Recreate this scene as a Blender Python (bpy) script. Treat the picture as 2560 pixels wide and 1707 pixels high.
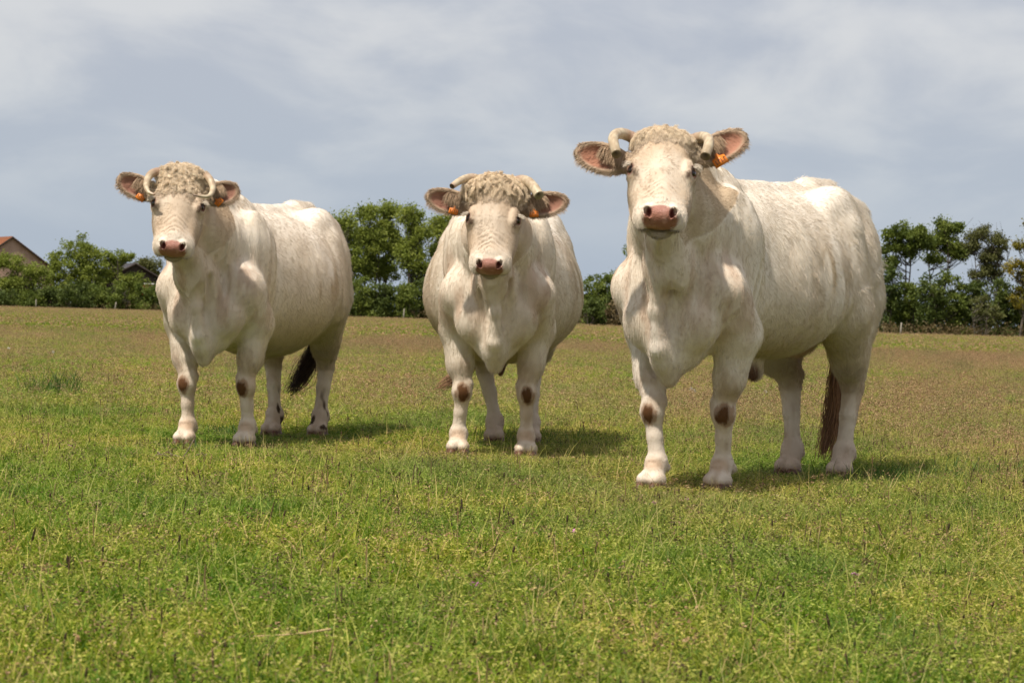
import bpy, math, random
import numpy as np
from mathutils import Matrix, Vector

for _o in list(bpy.data.objects):
    bpy.data.objects.remove(_o)
SC = bpy.context.scene
COL = SC.collection
R = math.radians

# ------------------------------------------------------------------ camera
F = 88.0 / 36.0 * 2560.0            # focal length in photograph pixels
CAM_H = 0.79
_up = Vector((0.0272, 1.0, 0.01063)).normalized()       # world up in camera space
_fy = Vector((0, 0, -1)); _fy = (_fy - _up * _fy.dot(_up)).normalized()
_fx = _fy.cross(_up)
C2W = Matrix((_fx, _fy, _up))
cam_data = bpy.data.cameras.new('camera')
cam_data.lens = 88.0
cam_data.sensor_width = 36.0
cam_data.clip_start = 0.1
cam_data.clip_end = 6000.0
cam_data.dof.use_dof = True
cam_data.dof.focus_distance = 12.0
cam_data.dof.aperture_fstop = 12.0
cam = bpy.data.objects.new('camera', cam_data)
COL.objects.link(cam)
cam.matrix_world = Matrix.Translation((0, 0, CAM_H)) @ C2W.to_4x4()
SC.camera = cam

def ray(u, v):
    return C2W @ Vector(((u - 1280.0) / F, -(v - 853.5) / F, -1.0))
def ground(u, v, z=0.0):
    r = ray(u, v)
    t = (z - CAM_H) / r.z
    return Vector((r.x * t, r.y * t, z))
def at(u, v, y):
    r = ray(u, v)
    t = y / r.y
    return Vector((r.x * t, y, CAM_H + r.z * t))

# ------------------------------------------------------------------ sky
SUN_EL, SUN_AZ = R(60.0), R(220.0)     # azimuth clockwise from +Y
world = bpy.data.worlds.new('World')
SC.world = world
world.use_nodes = True
def sky_nodes(nt):
    N, L = nt.nodes, nt.links
    N.clear()
    out = N.new('ShaderNodeOutputWorld')
    bg = N.new('ShaderNodeBackground'); bg.inputs['Strength'].default_value = 0.093
    sky = N.new('ShaderNodeTexSky'); sky.sky_type = 'NISHITA'; sky.sun_disc = False
    sky.sun_elevation = SUN_EL; sky.sun_rotation = SUN_AZ
    sky.air_density = 1.0; sky.dust_density = 1.5; sky.ozone_density = 1.5
    tc = N.new('ShaderNodeTexCoord')
    sep = N.new('ShaderNodeSeparateXYZ'); L.new(tc.outputs['Generated'], sep.inputs[0])
    # cloud sheet: project the view direction on a high plane so the bands flatten to the horizon
    add = N.new('ShaderNodeMath'); add.operation = 'ADD'; add.inputs[1].default_value = 0.20
    L.new(sep.outputs['Z'], add.inputs[0])
    mx = N.new('ShaderNodeMath'); mx.operation = 'MAXIMUM'; mx.inputs[1].default_value = 0.03
    L.new(add.outputs[0], mx.inputs[0])
    dx = N.new('ShaderNodeMath'); dx.operation = 'DIVIDE'
    dy = N.new('ShaderNodeMath'); dy.operation = 'DIVIDE'
    L.new(sep.outputs['X'], dx.inputs[0]); L.new(mx.outputs[0], dx.inputs[1])
    L.new(sep.outputs['Y'], dy.inputs[0]); L.new(mx.outputs[0], dy.inputs[1])
    cmb = N.new('ShaderNodeCombineXYZ'); L.new(dx.outputs[0], cmb.inputs[0]); L.new(dy.outputs[0], cmb.inputs[1])
    mp = N.new('ShaderNodeMapping'); mp.inputs['Scale'].default_value = (1.7, 1.0, 1.0)
    mp.inputs['Location'].default_value = (3.3, 1.7, 0.0)
    L.new(cmb.outputs[0], mp.inputs[0])
    n1 = N.new('ShaderNodeTexNoise'); n1.inputs['Scale'].default_value = 1.6; n1.inputs['Detail'].default_value = 6
    n1.inputs['Roughness'].default_value = 0.52; n1.inputs['Distortion'].default_value = 0.35
    L.new(mp.outputs[0], n1.inputs['Vector'])
    r1 = N.new('ShaderNodeValToRGB'); r1.color_ramp.interpolation = 'EASE'
    r1.color_ramp.elements[0].position = 0.38; r1.color_ramp.elements[1].position = 0.64
    r1.color_ramp.elements[0].color = (4.15, 4.4, 5.05, 1); r1.color_ramp.elements[1].color = (6.1, 6.1, 6.2, 1)
    L.new(n1.outputs['Fac'], r1.inputs[0])
    # clear haze near the horizon, thin cloud veil above
    rz = N.new('ShaderNodeValToRGB'); rz.color_ramp.interpolation = 'EASE'
    rz.color_ramp.elements[0].position = 0.0; rz.color_ramp.elements[0].color = (0.0,) * 3 + (1,)
    rz.color_ramp.elements[1].position = 0.115; rz.color_ramp.elements[1].color = (1,) * 3 + (1,)
    L.new(sep.outputs['Z'], rz.inputs[0])
    low = N.new('ShaderNodeRGB'); low.outputs[0].default_value = (3.75, 4.4, 5.35, 1)
    mixl = N.new('ShaderNodeMix'); mixl.data_type = 'RGBA'
    L.new(rz.outputs[0], mixl.inputs[0]); L.new(low.outputs[0], mixl.inputs[6]); L.new(r1.outputs[0], mixl.inputs[7])
    mix = N.new('ShaderNodeMix'); mix.data_type = 'RGBA'; mix.inputs[0].default_value = 0.86
    L.new(sky.outputs[0], mix.inputs[6]); L.new(mixl.outputs[2], mix.inputs[7])
    L.new(mix.outputs[2], bg.inputs['Color'])
    L.new(bg.outputs[0], out.inputs['Surface'])
sky_nodes(world.node_tree)

sd = bpy.data.lights.new('sun', 'SUN')
sd.energy = 4.2; sd.angle = R(1.6); sd.color = (1.0, 0.935, 0.835)
sun = bpy.data.objects.new('sun', sd)
COL.objects.link(sun)
_sdir = Vector((math.sin(SUN_AZ) * math.cos(SUN_EL), math.cos(SUN_AZ) * math.cos(SUN_EL), math.sin(SUN_EL)))
sun.rotation_euler = _sdir.to_track_quat('Z', 'Y').to_euler()
SC.view_settings.view_transform = 'Standard'
SC.view_settings.look = 'None'
SC.view_settings.gamma = 1.0
SC.view_settings.exposure = 0.33
SC.cycles.use_denoising = True
SC.cycles.max_bounces = 6
SC.cycles.diffuse_bounces = 3
SC.cycles.transparent_max_bounces = 6
SC.render.film_transparent = False

# ------------------------------------------------------------------ small tools
def tag(o, label=None, cat=None, group=None, kind=None):
    if label: o['label'] = label
    if cat: o['category'] = cat
    if group: o['group'] = group
    if kind: o['kind'] = kind
    return o
def empty(name, loc=(0, 0, 0), rz=0.0, scale=1.0):
    o = bpy.data.objects.new(name, None)
    o.empty_display_size = 0.2
    COL.objects.link(o)
    o.location = loc; o.rotation_euler = (0, 0, rz); o.scale = (scale,) * 3
    return o
def mesh_np(name, V, Fc, mat=None, parent=None, smooth=True, link=True):
    """Mesh from numpy verts and faces (an (n,3) or (n,4) array, or a list of such arrays)."""
    me = bpy.data.meshes.new(name)
    if not isinstance(Fc, (list, tuple)): Fc = [Fc]
    Fc = [np.asarray(f, np.int32) for f in Fc if len(f)]
    V = np.asarray(V, np.float32)
    me.vertices.add(len(V)); me.vertices.foreach_set('co', V.ravel())
    nl = sum(f.size for f in Fc); nf = sum(len(f) for f in Fc)
    me.loops.add(nl); me.loops.foreach_set('vertex_index', np.concatenate([f.ravel() for f in Fc]))
    me.polygons.add(nf)
    tot = np.concatenate([np.full(len(f), f.shape[1], np.int32) for f in Fc])
    st = np.concatenate([[0], np.cumsum(tot)[:-1]]).astype(np.int32)
    me.polygons.foreach_set('loop_start', st)
    if smooth: me.polygons.foreach_set('use_smooth', np.ones(nf, bool))
    me.update(calc_edges=True)
    if mat: me.materials.append(mat)
    o = bpy.data.objects.new(name, me)
    if link: COL.objects.link(o)
    if parent: o.parent = parent
    return o
def set_color(me, name, C, domain='POINT'):
    a = me.attributes.new(name, 'FLOAT_COLOR', domain)
    c = np.ones((len(C), 4), np.float32); c[:, :3] = C
    a.data.foreach_set('color', c.ravel())
def hash3(ix, iy, iz, seed=0):
    h = (ix.astype(np.int64) * 374761393 + iy.astype(np.int64) * 668265263 + iz.astype(np.int64) * 2147483647 + seed * 1274126177) & 0x7fffffff
    h = ((h ^ (h >> 13)) * 1274126177) & 0x7fffffff
    return ((h ^ (h >> 16)) & 0xffffff) / float(0xffffff)
def vnoise(P, scale, seed=0, octaves=1):
    P = np.asarray(P, np.float64) * scale
    tot = np.zeros(len(P)); amp = 1.0; s = 0.0
    for o in range(octaves):
        i = np.floor(P).astype(np.int64); f = P - i; f = f * f * (3 - 2 * f)
        r = 0
        for dx in (0, 1):
            for dy in (0, 1):
                for dz in (0, 1):
                    w = (f[:, 0] if dx else 1 - f[:, 0]) * (f[:, 1] if dy else 1 - f[:, 1]) * (f[:, 2] if dz else 1 - f[:, 2])
                    r = r + w * hash3(i[:, 0] + dx, i[:, 1] + dy, i[:, 2] + dz, seed + o)
        tot += amp * r; s += amp; amp *= 0.5; P = P * 2.03 + 7.1
    return tot / s
def sstep(a, b, x):
    t = np.clip((x - a) / (b - a), 0, 1)
    return t * t * (3 - 2 * t)

def principled(name, rough=0.8, spec=0.3, color=(0.5, 0.5, 0.5)):
    m = bpy.data.materials.new(name); m.use_nodes = True
    b = m.node_tree.nodes['Principled BSDF']
    b.inputs['Base Color'].default_value = (*color, 1)
    b.inputs['Roughness'].default_value = rough
    b.inputs['Specular IOR Level'].default_value = spec
    return m, m.node_tree, b
# ------------------------------------------------------------------ implicit surfaces
class Field:
    """A smooth union of simple solids, sampled on a grid and turned into one continuous skin."""
    def __init__(self): self.prims = []
    def _add(self, fn, lo, hi, k, op): self.prims.append((fn, np.asarray(lo, np.float32), np.asarray(hi, np.float32), k, op))
    def cone(self, a, b, ra, rb, k=0.04, op=1, squash=None):
        """Tapered capsule a->b; squash=(axis vector, factor): thinner along that axis."""
        a = np.asarray(a, np.float32); b = np.asarray(b, np.float32)
        d = b - a; L2 = float(d @ d) + 1e-9
        m = max(ra, rb)
        if squash is not None:
            ax = np.asarray(squash[0], np.float32); ax = ax / np.linalg.norm(ax); fac = squash[1]
        def fn(P):
            q = P - a
            t = np.clip((q @ d) / L2, 0, 1)
            q = q - t[:, None] * d
            if squash is not None:
                q = q + np.outer(q @ ax, ax) * (1.0 / fac - 1.0)
            r = ra + (rb - ra) * t
            ln = np.sqrt((q * q).sum(1))
            dd = ln - r
            return dd * (fac if squash is not None and fac < 1 else 1.0)
        self._add(fn, np.minimum(a, b) - m, np.maximum(a, b) + m, k, op)
    def ell(self, c, r, k=0.05, op=1, rot=None):
        c = np.asarray(c, np.float32); r = np.asarray(r, np.float32)
        M = np.eye(3, dtype=np.float32) if rot is None else np.asarray(rot, np.float32)   # columns = ellipsoid axes
        ext = np.sqrt(((M * r[None, :]) ** 2).sum(1))
        def fn(P):
            q = (P - c) @ M
            k0 = np.sqrt(((q / r) ** 2).sum(1)); k1 = np.sqrt(((q / (r * r)) ** 2).sum(1)) + 1e-6
            return k0 * (k0 - 1.0) / k1
        self._add(fn, c - ext, c + ext, k, op)
    def chain(self, pts, k=0.03, op=1, squash=None):
        for (a, ra), (b, rb) in zip(pts[:-1], pts[1:]): self.cone(a, b, ra, rb, k, op, squash)
    def loft(self, st, k=0.05):
        """Barrel along x: stations (x, ztop, zbot, zwide, halfwidth)."""
        st = np.asarray(sorted(st), np.float32)
        # smooth resample
        xs = np.linspace(st[0, 0], st[-1, 0], 120)
        cols = []
        for j in range(1, 5):
            y = np.interp(xs, st[:, 0], st[:, j])
            for _ in range(10): y[1:-1] = (y[:-2] + 2 * y[1:-1] + y[2:]) / 4
            cols.append(y)
        x0, x1 = float(xs[0]), float(xs[-1])
        def fn(P):
            x = np.clip(P[:, 0], x0, x1)
            zt = np.interp(x, xs, cols[0]); zb = np.interp(x, xs, cols[1]); zc = np.interp(x, xs, cols[2]); w = np.interp(x, xs, cols[3])
            dz = P[:, 2] - zc
            hz = np.where(dz > 0, zt - zc, zc - zb)
            q = np.sqrt((np.abs(P[:, 1]) / w) ** 2.0 + (np.abs(dz) / hz) ** 2.0)
            d = (q - 1.0) * np.minimum(w, hz) * (1.0 / np.maximum(1.0, 0.45 + 0.55 * q) + 0.0)
            ex = P[:, 0] - x
            return np.where(np.abs(ex) > 0, np.sqrt(np.maximum(d, 0) ** 2 + ex ** 2) + np.minimum(d, 0) * 0, d).astype(np.float32)
        m = [float(max(cols[3])), float(min(cols[1])), float(max(cols[0]))]
        self._add(fn, (x0, -m[0], m[1]), (x1, m[0], m[2]), k, 1)
    def eval(self, P, pad=0.06):
        P = np.asarray(P, np.float32)
        D = np.full(len(P), 0.5, np.float32)
        for fn, lo, hi, k, op in self.prims:
            e = max(pad, k) + 0.005
            m = ((P > lo - e) & (P < hi + e)).all(1)
            idx = np.nonzero(m)[0]
            if not len(idx): continue
            d = fn(P[idx]).astype(np.float32); D0 = D[idx]
            if op > 0:
                h = np.clip(0.5 + 0.5 * (d - D0) / k, 0, 1)
                D[idx] = d * (1 - h) + D0 * h - k * h * (1 - h)
            else:
                d = -d
                h = np.clip(0.5 - 0.5 * (d - D0) / k, 0, 1)
                D[idx] = d * (1 - h) + D0 * h + k * h * (1 - h)
        return D
    def mesh(self, h=0.007):
        lo = np.min([p[1] for p in self.prims if p[4] > 0], 0) - 4 * h
        hi = np.max([p[2] for p in self.prims if p[4] > 0], 0) + 4 * h
        B = 4
        nb = np.ceil((hi - lo) / (B * h)).astype(int) + 1
        g = np.stack(np.meshgrid(*[np.arange(n) for n in nb], indexing='ij'), -1).reshape(-1, 3)
        cen = lo + (g * B + (B - 1) / 2.0) * h
        dc = self.eval(cen, pad=0.09)
        near = np.abs(dc) < B * h * 1.55
        G = np.repeat(np.repeat(np.repeat(np.where(dc < 0, -0.1, 0.1).astype(np.float32).reshape(nb), B, 0), B, 1), B, 2)
        off = np.stack(np.meshgrid(*[np.arange(B)] * 3, indexing='ij'), -1).reshape(-1, 3)
        idx = (g[near][:, None, :] * B + off[None]).reshape(-1, 3)
        for s in range(0, len(idx), 400000):
            i = idx[s:s + 400000]
            G[i[:, 0], i[:, 1], i[:, 2]] = self.eval(lo + i * h)
        # surface nets
        S = G < 0
        c = S[:-1, :-1, :-1].astype(np.uint8)
        for dx in (0, 1):
            for dy in (0, 1):
                for dz in (0, 1):
                    if dx + dy + dz: c = c + S[dx:S.shape[0] - 1 + dx, dy:S.shape[1] - 1 + dy, dz:S.shape[2] - 1 + dz]
        act = np.argwhere((c > 0) & (c < 8))
        vid = np.full(c.shape, -1, np.int32)
        vid[act[:, 0], act[:, 1], act[:, 2]] = np.arange(len(act))
        corners = np.array([(x, y, z) for x in (0, 1) for y in (0, 1) for z in (0, 1)])
        vals = np.stack([G[act[:, 0] + x, act[:, 1] + y, act[:, 2] + z] for x, y, z in corners], 1)
        acc = np.zeros((len(act), 3)); cnt = np.zeros(len(act))
        for i in range(8):
            for j in range(i + 1, 8):
                if np.abs(corners[i] - corners[j]).sum() != 1: continue
                a, b = vals[:, i], vals[:, j]
                m = (a < 0) != (b < 0)
                t = np.where(m, a / np.where(m, a - b, 1), 0)
                acc += np.where(m[:, None], corners[i] + t[:, None] * (corners[j] - corners[i]), 0); cnt += m
        V = lo + (act + acc / np.maximum(cnt, 1)[:, None]) * h
        quads = []
        for ax in range(3):
            sl0 = [slice(1, -1)] * 3; sl0[ax] = slice(0, -1)
            sl1 = [slice(1, -1)] * 3; sl1[ax] = slice(1, None)
            A, Bs = S[tuple(sl0)], S[tuple(sl1)]
            for inside in (True, False):
                e = np.argwhere((A == inside) & (Bs == (not inside)))
                if not len(e): continue
                o = e + np.array([0 if k == ax else 1 for k in range(3)])
                u, w = (ax + 1) % 3, (ax + 2) % 3
                def cell(du, dw):
                    q = o.copy(); q[:, u] -= du; q[:, w] -= dw
                    return vid[q[:, 0], q[:, 1], q[:, 2]]
                q = np.stack([cell(1, 1), cell(0, 1), cell(0, 0), cell(1, 0)], 1)
                if not inside: q = q[:, ::-1]
                quads.append(q)
        Q = np.concatenate(quads)
        Q = Q[(Q >= 0).all(1)]
        # settle the vertices on the surface
        for _ in range(1):
            d = self.eval(V); n = self.grad(V)
            V = V - n * np.clip(d, -h, h)[:, None] * 0.8
        # keep the largest connected piece only is unnecessary: all solids overlap
        return V, Q, self.grad(V)
    def grad(self, V, e=0.003):
        K = np.array([(1, -1, -1), (-1, -1, 1), (-1, 1, -1), (1, 1, 1)], float)
        g = sum(k[None] * self.eval(V + k * e)[:, None] for k in K)
        return g / (np.linalg.norm(g, axis=1)[:, None] + 1e-9)
# ------------------------------------------------------------------ cattle
def make_cow_materials():
    m, nt, b = principled('cow_coat', 0.72, 0.18)
    a = nt.nodes.new('ShaderNodeAttribute'); a.attribute_name = 'Coat'
    nt.links.new(a.outputs['Color'], b.inputs['Base Color'])
    ra = nt.nodes.new('ShaderNodeAttribute'); ra.attribute_name = 'Wet'
    mr = nt.nodes.new('ShaderNodeMapRange'); mr.inputs[3].default_value = 0.75; mr.inputs[4].default_value = 0.32
    nt.links.new(ra.outputs['Fac'], mr.inputs[0]); nt.links.new(mr.outputs[0], b.inputs['Roughness'])
    tc = nt.nodes.new('ShaderNodeTexCoord')
    n = nt.nodes.new('ShaderNodeTexNoise'); n.inputs['Scale'].default_value = 90; n.inputs['Detail'].default_value = 4
    nt.links.new(tc.outputs['Object'], n.inputs['Vector'])
    bp = nt.nodes.new('ShaderNodeBump'); bp.inputs['Strength'].default_value = 0.35; bp.inputs['Distance'].default_value = 0.004
    nt.links.new(n.outputs['Fac'], bp.inputs['Height']); nt.links.new(bp.outputs[0], b.inputs['Normal'])
    vo = nt.nodes.new('ShaderNodeTexVoronoi'); vo.inputs['Scale'].default_value = 210
    nt.links.new(tc.outputs['Object'], vo.inputs['Vector'])
    b2 = nt.nodes.new('ShaderNodeBump'); b2.inputs['Distance'].default_value = 0.002
    nt.links.new(ra.outputs['Fac'], b2.inputs['Strength']); nt.links.new(vo.outputs['Distance'], b2.inputs['Height'])
    nt.links.new(bp.outputs[0], b2.inputs['Normal']); nt.links.new(b2.outputs[0], b.inputs['Normal'])
    hm, nt, b = principled('cow_hair', 0.62, 0.25)
    a = nt.nodes.new('ShaderNodeAttribute'); a.attribute_name = 'Coat'
    nt.links.new(a.outputs['Color'], b.inputs['Base Color'])
    horn, nt, b = principled('horn', 0.38, 0.5)
    a = nt.nodes.new('ShaderNodeAttribute'); a.attribute_name = 'Coat'
    nt.links.new(a.outputs['Color'], b.inputs['Base Color'])
    eye, nt, b = principled('eye', 0.08, 0.6, (0.012, 0.006, 0.004))
    hoof, nt, b = principled('hoof_horn', 0.5, 0.4)
    n = nt.nodes.new('ShaderNodeTexNoise'); n.inputs['Scale'].default_value = 30
    r = nt.nodes.new('ShaderNodeValToRGB')
    r.color_ramp.elements[0].color = (0.045, 0.018, 0.011, 1); r.color_ramp.elements[1].color = (0.19, 0.08, 0.045, 1)
    nt.links.new(n.outputs['Fac'], r.inputs[0]); nt.links.new(r.outputs[0], b.inputs['Base Color'])
    tg, nt, b = principled('orange_plastic', 0.42, 0.45, (0.80, 0.23, 0.03))
    b.inputs['Subsurface Weight'].default_value = 0.0
    pr, nt, b = principled('tag_print', 0.5, 0.4, (0.16, 0.05, 0.02))
    return dict(coat=m, hair=hm, horn=horn, eye=eye, hoof=hoof, tag=tg, print=pr)
CM = make_cow_materials()

def hair_object(name, roots, dirs, lens, cols, parent, rad=0.0007, npt=4, grav=0.3, nrm=None, wave=0.0, rng=None, tip=0.35):
    """Hair strands as curves. roots (n,3), dirs (n,3) unit, lens (n,), cols (n,3)."""
    n = len(roots)
    hc = bpy.data.hair_curves.new(name)
    hc.add_curves([npt] * n)
    t = np.linspace(0, 1, npt)[None, :, None]
    P = roots[:, None, :] + dirs[:, None, :] * (lens[:, None, None] * t)
    P = P + np.array([0, 0, -1.0]) * (grav * lens[:, None, None] * t ** 2)
    if wave > 0:
        s1 = np.cross(dirs, np.array([0.3, 0.2, 1.0])); s1 /= np.linalg.norm(s1, axis=1)[:, None] + 1e-9
        s2 = np.cross(dirs, s1)
        ph = rng.random((n, 1)) * 6.28; fr = 5 + 5 * rng.random((n, 1))
        P = P + s1[:, None, :] * (np.sin(ph + fr * t[:, :, 0]) * t[:, :, 0] * wave * lens[:, None])[:, :, None] \
              + s2[:, None, :] * (np.cos(ph * 1.7 + fr * t[:, :, 0]) * t[:, :, 0] * wave * lens[:, None])[:, :, None]
    hc.attributes['position'].data.foreach_set('vector', P.astype(np.float32).ravel())
    ra = hc.attributes.get('radius') or hc.attributes.new('radius', 'FLOAT', 'POINT')
    rr = np.broadcast_to(rad * (1 - (1 - tip) * np.linspace(0, 1, npt) ** 1.5)[None, :], (n, npt))
    ra.data.foreach_set('value', rr.astype(np.float32).ravel())
    c = np.ones((n, 4), np.float32); c[:, :3] = cols
    hc.attributes.new('Coat', 'FLOAT_COLOR', 'CURVE').data.foreach_set('color', c.ravel())
    hc.materials.append(CM['hair'])
    o = bpy.data.objects.new(name, hc)
    COL.objects.link(o); o.parent = parent
    return o

def tube(path, radii, nseg=14, closed=True):
    path = np.asarray(path, float); n = len(path)
    T = np.gradient(path, axis=0); T /= np.linalg.norm(T, axis=1)[:, None]
    u = np.cross(T[0], [0, 0, 1.0] if abs(T[0][2]) < 0.9 else [1.0, 0, 0]); u /= np.linalg.norm(u)
    V = []
    for i in range(n):
        u = u - T[i] * (u @ T[i]); u /= np.linalg.norm(u); w = np.cross(T[i], u)
        a = np.arange(nseg) / nseg * 2 * math.pi
        V.append(path[i] + radii[i] * (np.cos(a)[:, None] * u + np.sin(a)[:, None] * w))
    V = np.concatenate(V)
    i, j = np.meshgrid(np.arange(n - 1), np.arange(nseg), indexing='ij'); i = i.ravel(); j = j.ravel(); k = (j + 1) % nseg
    Q = np.stack([i * nseg + j, i * nseg + k, (i + 1) * nseg + k, (i + 1) * nseg + j], 1)
    faces = [Q]
    if closed:
        V = np.concatenate([V, path[:1], path[-1:]])
        j = np.arange(nseg); k = (j + 1) % nseg
        faces.append(np.stack([np.full(nseg, n * nseg), k, j], 1))
        faces.append(np.stack([np.full(nseg, n * nseg + 1), (n - 1) * nseg + j, (n - 1) * nseg + k], 1))
    return V, faces

def spline(pts, n=24):
    pts = np.asarray(pts, float); m = len(pts)
    out = []
    for s in np.linspace(0, m - 1 - 1e-6, n):
        i = int(s); f = s - i
        p0, p1, p2, p3 = pts[max(i - 1, 0)], pts[i], pts[i + 1], pts[min(i + 2, m - 1)]
        out.append(0.5 * (2 * p1 + (p2 - p0) * f + (2 * p0 - 5 * p1 + 4 * p2 - p3) * f * f + (3 * p1 - p0 - 3 * p2 + p3) * f ** 3))
    return np.array(out)

def hoof_mesh():
    f = Field()
    for s in (-1, 1):
        f.ell((0.030, s * 0.033, 0.022), (0.074, 0.031, 0.050), 0.005)
        f.cone((0.005, s * 0.031, 0.03), (0.035, s * 0.031, 0.052), 0.030, 0.027, 0.01)
    V, Q, N = f.mesh(0.007)
    return mesh_np('hoof', V, Q, CM['hoof'], link=False).data
HOOF = hoof_mesh()

def cow(label, origin, heading, s, p):
    """p: feet, head pose, horns, tail; the animal stands at origin facing heading (radians)."""
    rng = np.random.default_rng(p['seed'])
    root = empty('cow', origin, heading)
    tag(root, label, 'cow', 'white cows standing in the pasture')
    f = Field()
    g = p.get('girth', 1.0)
    # trunk
    st = [(0.24, 1.16, 0.66, 0.92, 0.17), (0.10, 1.26, 0.585, 0.92, 0.235), (-0.06, 1.35, 0.57, 0.92, 0.25), (-0.28, 1.375, 0.545, 0.92, 0.315 * g),
          (-0.55, 1.37, 0.50, 0.90, 0.415 * g), (-0.85, 1.375, 0.485, 0.90, 0.465 * g), (-1.08, 1.40, 0.60, 0.93, 0.44 * g),
          (-1.30, 1.41, 0.74, 1.02, 0.355), (-1.50, 1.385, 0.84, 1.06, 0.28), (-1.62, 1.32, 0.93, 1.08, 0.20)]
    lift = p.get('lift', 0.0)
    st = [(x_, zt_, zb_ + (lift if x_ < -0.2 else lift * 0.3), zc_, w_) for x_, zt_, zb_, zc_, w_ in st]
    f.loft(st, 0.05)
    f.cone((-0.30, 0, 1.345), (-1.10, 0, 1.365), 0.05, 0.055, 0.06)                       # backbone
    f.ell((-0.10, 0, 1.33), (0.20, 0.10, 0.10), 0.08)                                     # withers
    for q in (-1, 1):
        f.ell((-1.07, q * 0.235, 1.315), (0.10, 0.065, 0.065), 0.12)                        # hook bone
        f.cone((-1.07, q * 0.22, 1.31), (-1.58, q * 0.13, 1.30), 0.065, 0.07, 0.09)
        f.ell((-1.60, q * 0.125, 1.27), (0.075, 0.065, 0.075), 0.05)                       # pin bone
    f.cone((-1.28, 0, 1.40), (-1.58, 0, 1.425), 0.06, 0.045, 0.07)                        # tail head
    # head frame
    hp = np.array(p['head']); ps = p['head_dir']; pt = R(p['pitch']); rl = R(p.get('roll', 0))
    fw = np.array([math.cos(ps), math.sin(ps), 0]); up = np.array([0, 0, 1.0]); lf = np.cross(up, fw)
    lf2 = lf * math.cos(rl) + up * math.sin(rl); up2 = up * math.cos(rl) - lf * math.sin(rl)
    A = math.cos(pt) * fw - math.sin(pt) * up2; Nn = math.sin(pt) * fw + math.cos(pt) * up2; Lh = lf2
    HM = np.stack([A, Lh, Nn], 1)
    H = lambda a, y, n: hp + HM @ np.array([a, y, n])
    # neck: crest, core, throat, dewlap
    back = H(0.05, 0, -0.15); core = H(0.13, 0, -0.20); thr = H(0.27, 0, -0.20)
    sh = np.array([-0.12, 0, 1.30])
    mid = (sh + back) / 2 + np.array([0, 0, 0.02])
    f.chain([(sh, 0.115), (mid, 0.105), (back, 0.10)], 0.10)
    c0 = np.array([0.0, 0, 1.02]); cm = (c0 + core) / 2 + np.array([0.0, 0, -0.02])
    f.chain([(c0, 0.235), (cm, 0.150), (core, 0.115)], 0.09)
    for q in (-1, 1):
        f.cone((-0.02, q * 0.12, 1.14), core * 0.85 + c0 * 0.15 + Lh * q * 0.045, 0.15, 0.085, 0.10)
    l0 = np.array([0.17, 0, 0.82]); lm = (l0 + thr) / 2 + np.array([-0.02, 0, -0.04])
    f.chain([(l0, 0.155), (lm, 0.095), (thr, 0.058)], 0.06)
    dl = [H(0.36, 0, -0.235), (H(0.30, 0, -0.27) * 0.55 + np.array([0.34, 0, 0.86]) * 0.45), np.array([0.365, 0, 0.80]), np.array([0.33, 0, 0.64]), np.array([0.22, 0, 0.52])]
    f.chain(list(zip(dl, (0.016, 0.020, 0.024, 0.030, 0.042))), 0.028)
    # chest and brisket
    f.ell((0.15, 0, 0.70), (0.16, 0.15, 0.15), 0.07)
    f.ell((0.19, 0, 0.60), (0.11, 0.055, 0.055), 0.06)
    for q in (-1, 1):
        f.ell((0.20, q * 0.125, 0.77), (0.10, 0.095, 0.13), 0.04)                         # breast muscle
    for q in (-1, 1):                                                                     # folds either side of the dewlap
        f.cone((0.37, q * 0.065, 0.96), (0.31, q * 0.085, 0.64), 0.016, 0.010, 0.035, op=-1)
    # fore legs
    bodyparts = {}
    for q, key in ((1, 'fl'), (-1, 'fr')):
        fx, fy = p[key]
        kx, ky = p.get(key + '_knee', (fx * 0.75 + 0.005, q * 0.165 * 0.45 + fy * 0.55))
        f.ell((0.15, q * p.get('shoulder', 0.185), 0.93), (0.105, 0.085, 0.13), 0.05)                         # point of shoulder
        rot = np.array([[0.32, 0, 0.947], [0, 1, 0], [-0.947, 0, 0.32]]).T
        f.ell((-0.02, q * (p.get('shoulder', 0.185) + 0.02), 1.08), (0.27, 0.09, 0.15), 0.06, rot=rot)                # shoulder blade
        f.cone((0.14, q * 0.20, 0.90), (-0.02, q * 0.21, 0.72), 0.110, 0.105, 0.05)
        el = np.array([-0.02, q * 0.208, 0.70]); kn = np.array([kx, ky, 0.372])
        f.chain([(el, 0.100), (el * 0.45 + kn * 0.55, 0.068), (kn + [0, 0, 0.045], 0.050)], 0.03)
        f.ell(el * 0.6 + kn * 0.4 + [0.02, q * 0.02, 0], (0.05, 0.045, 0.11), 0.03)              # forearm muscle
        f.ell(el + [-0.075, 0.0, 0.03], (0.055, 0.05, 0.07), 0.04)                          # elbow
        f.ell(kn + [0.010, 0, -0.005], (0.052, 0.056, 0.060), 0.016)
        f.ell(kn + [0.0, -q * 0.022, 0.035], (0.042, 0.040, 0.040), 0.016)                  # inner knee
        f.ell(kn + [-0.048, 0, 0.0], (0.022, 0.026, 0.045), 0.02)                        # knee
        fe = np.array([fx - 0.02, fy, 0.135])
        f.chain([(kn + [-0.004, 0, -0.045], 0.042), (kn * 0.5 + fe * 0.5, 0.0325), (fe + [0, 0, 0.035], 0.036)], 0.02)
        f.cone(kn + [-0.030, 0, -0.05], fe + [-0.030, 0, 0.03], 0.017, 0.017, 0.015)                # flexor tendon
        f.ell(fe, (0.045, 0.047, 0.042), 0.03)
        f.cone(fe, (fx + 0.018, fy, 0.075), 0.042, 0.050, 0.02)
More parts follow.
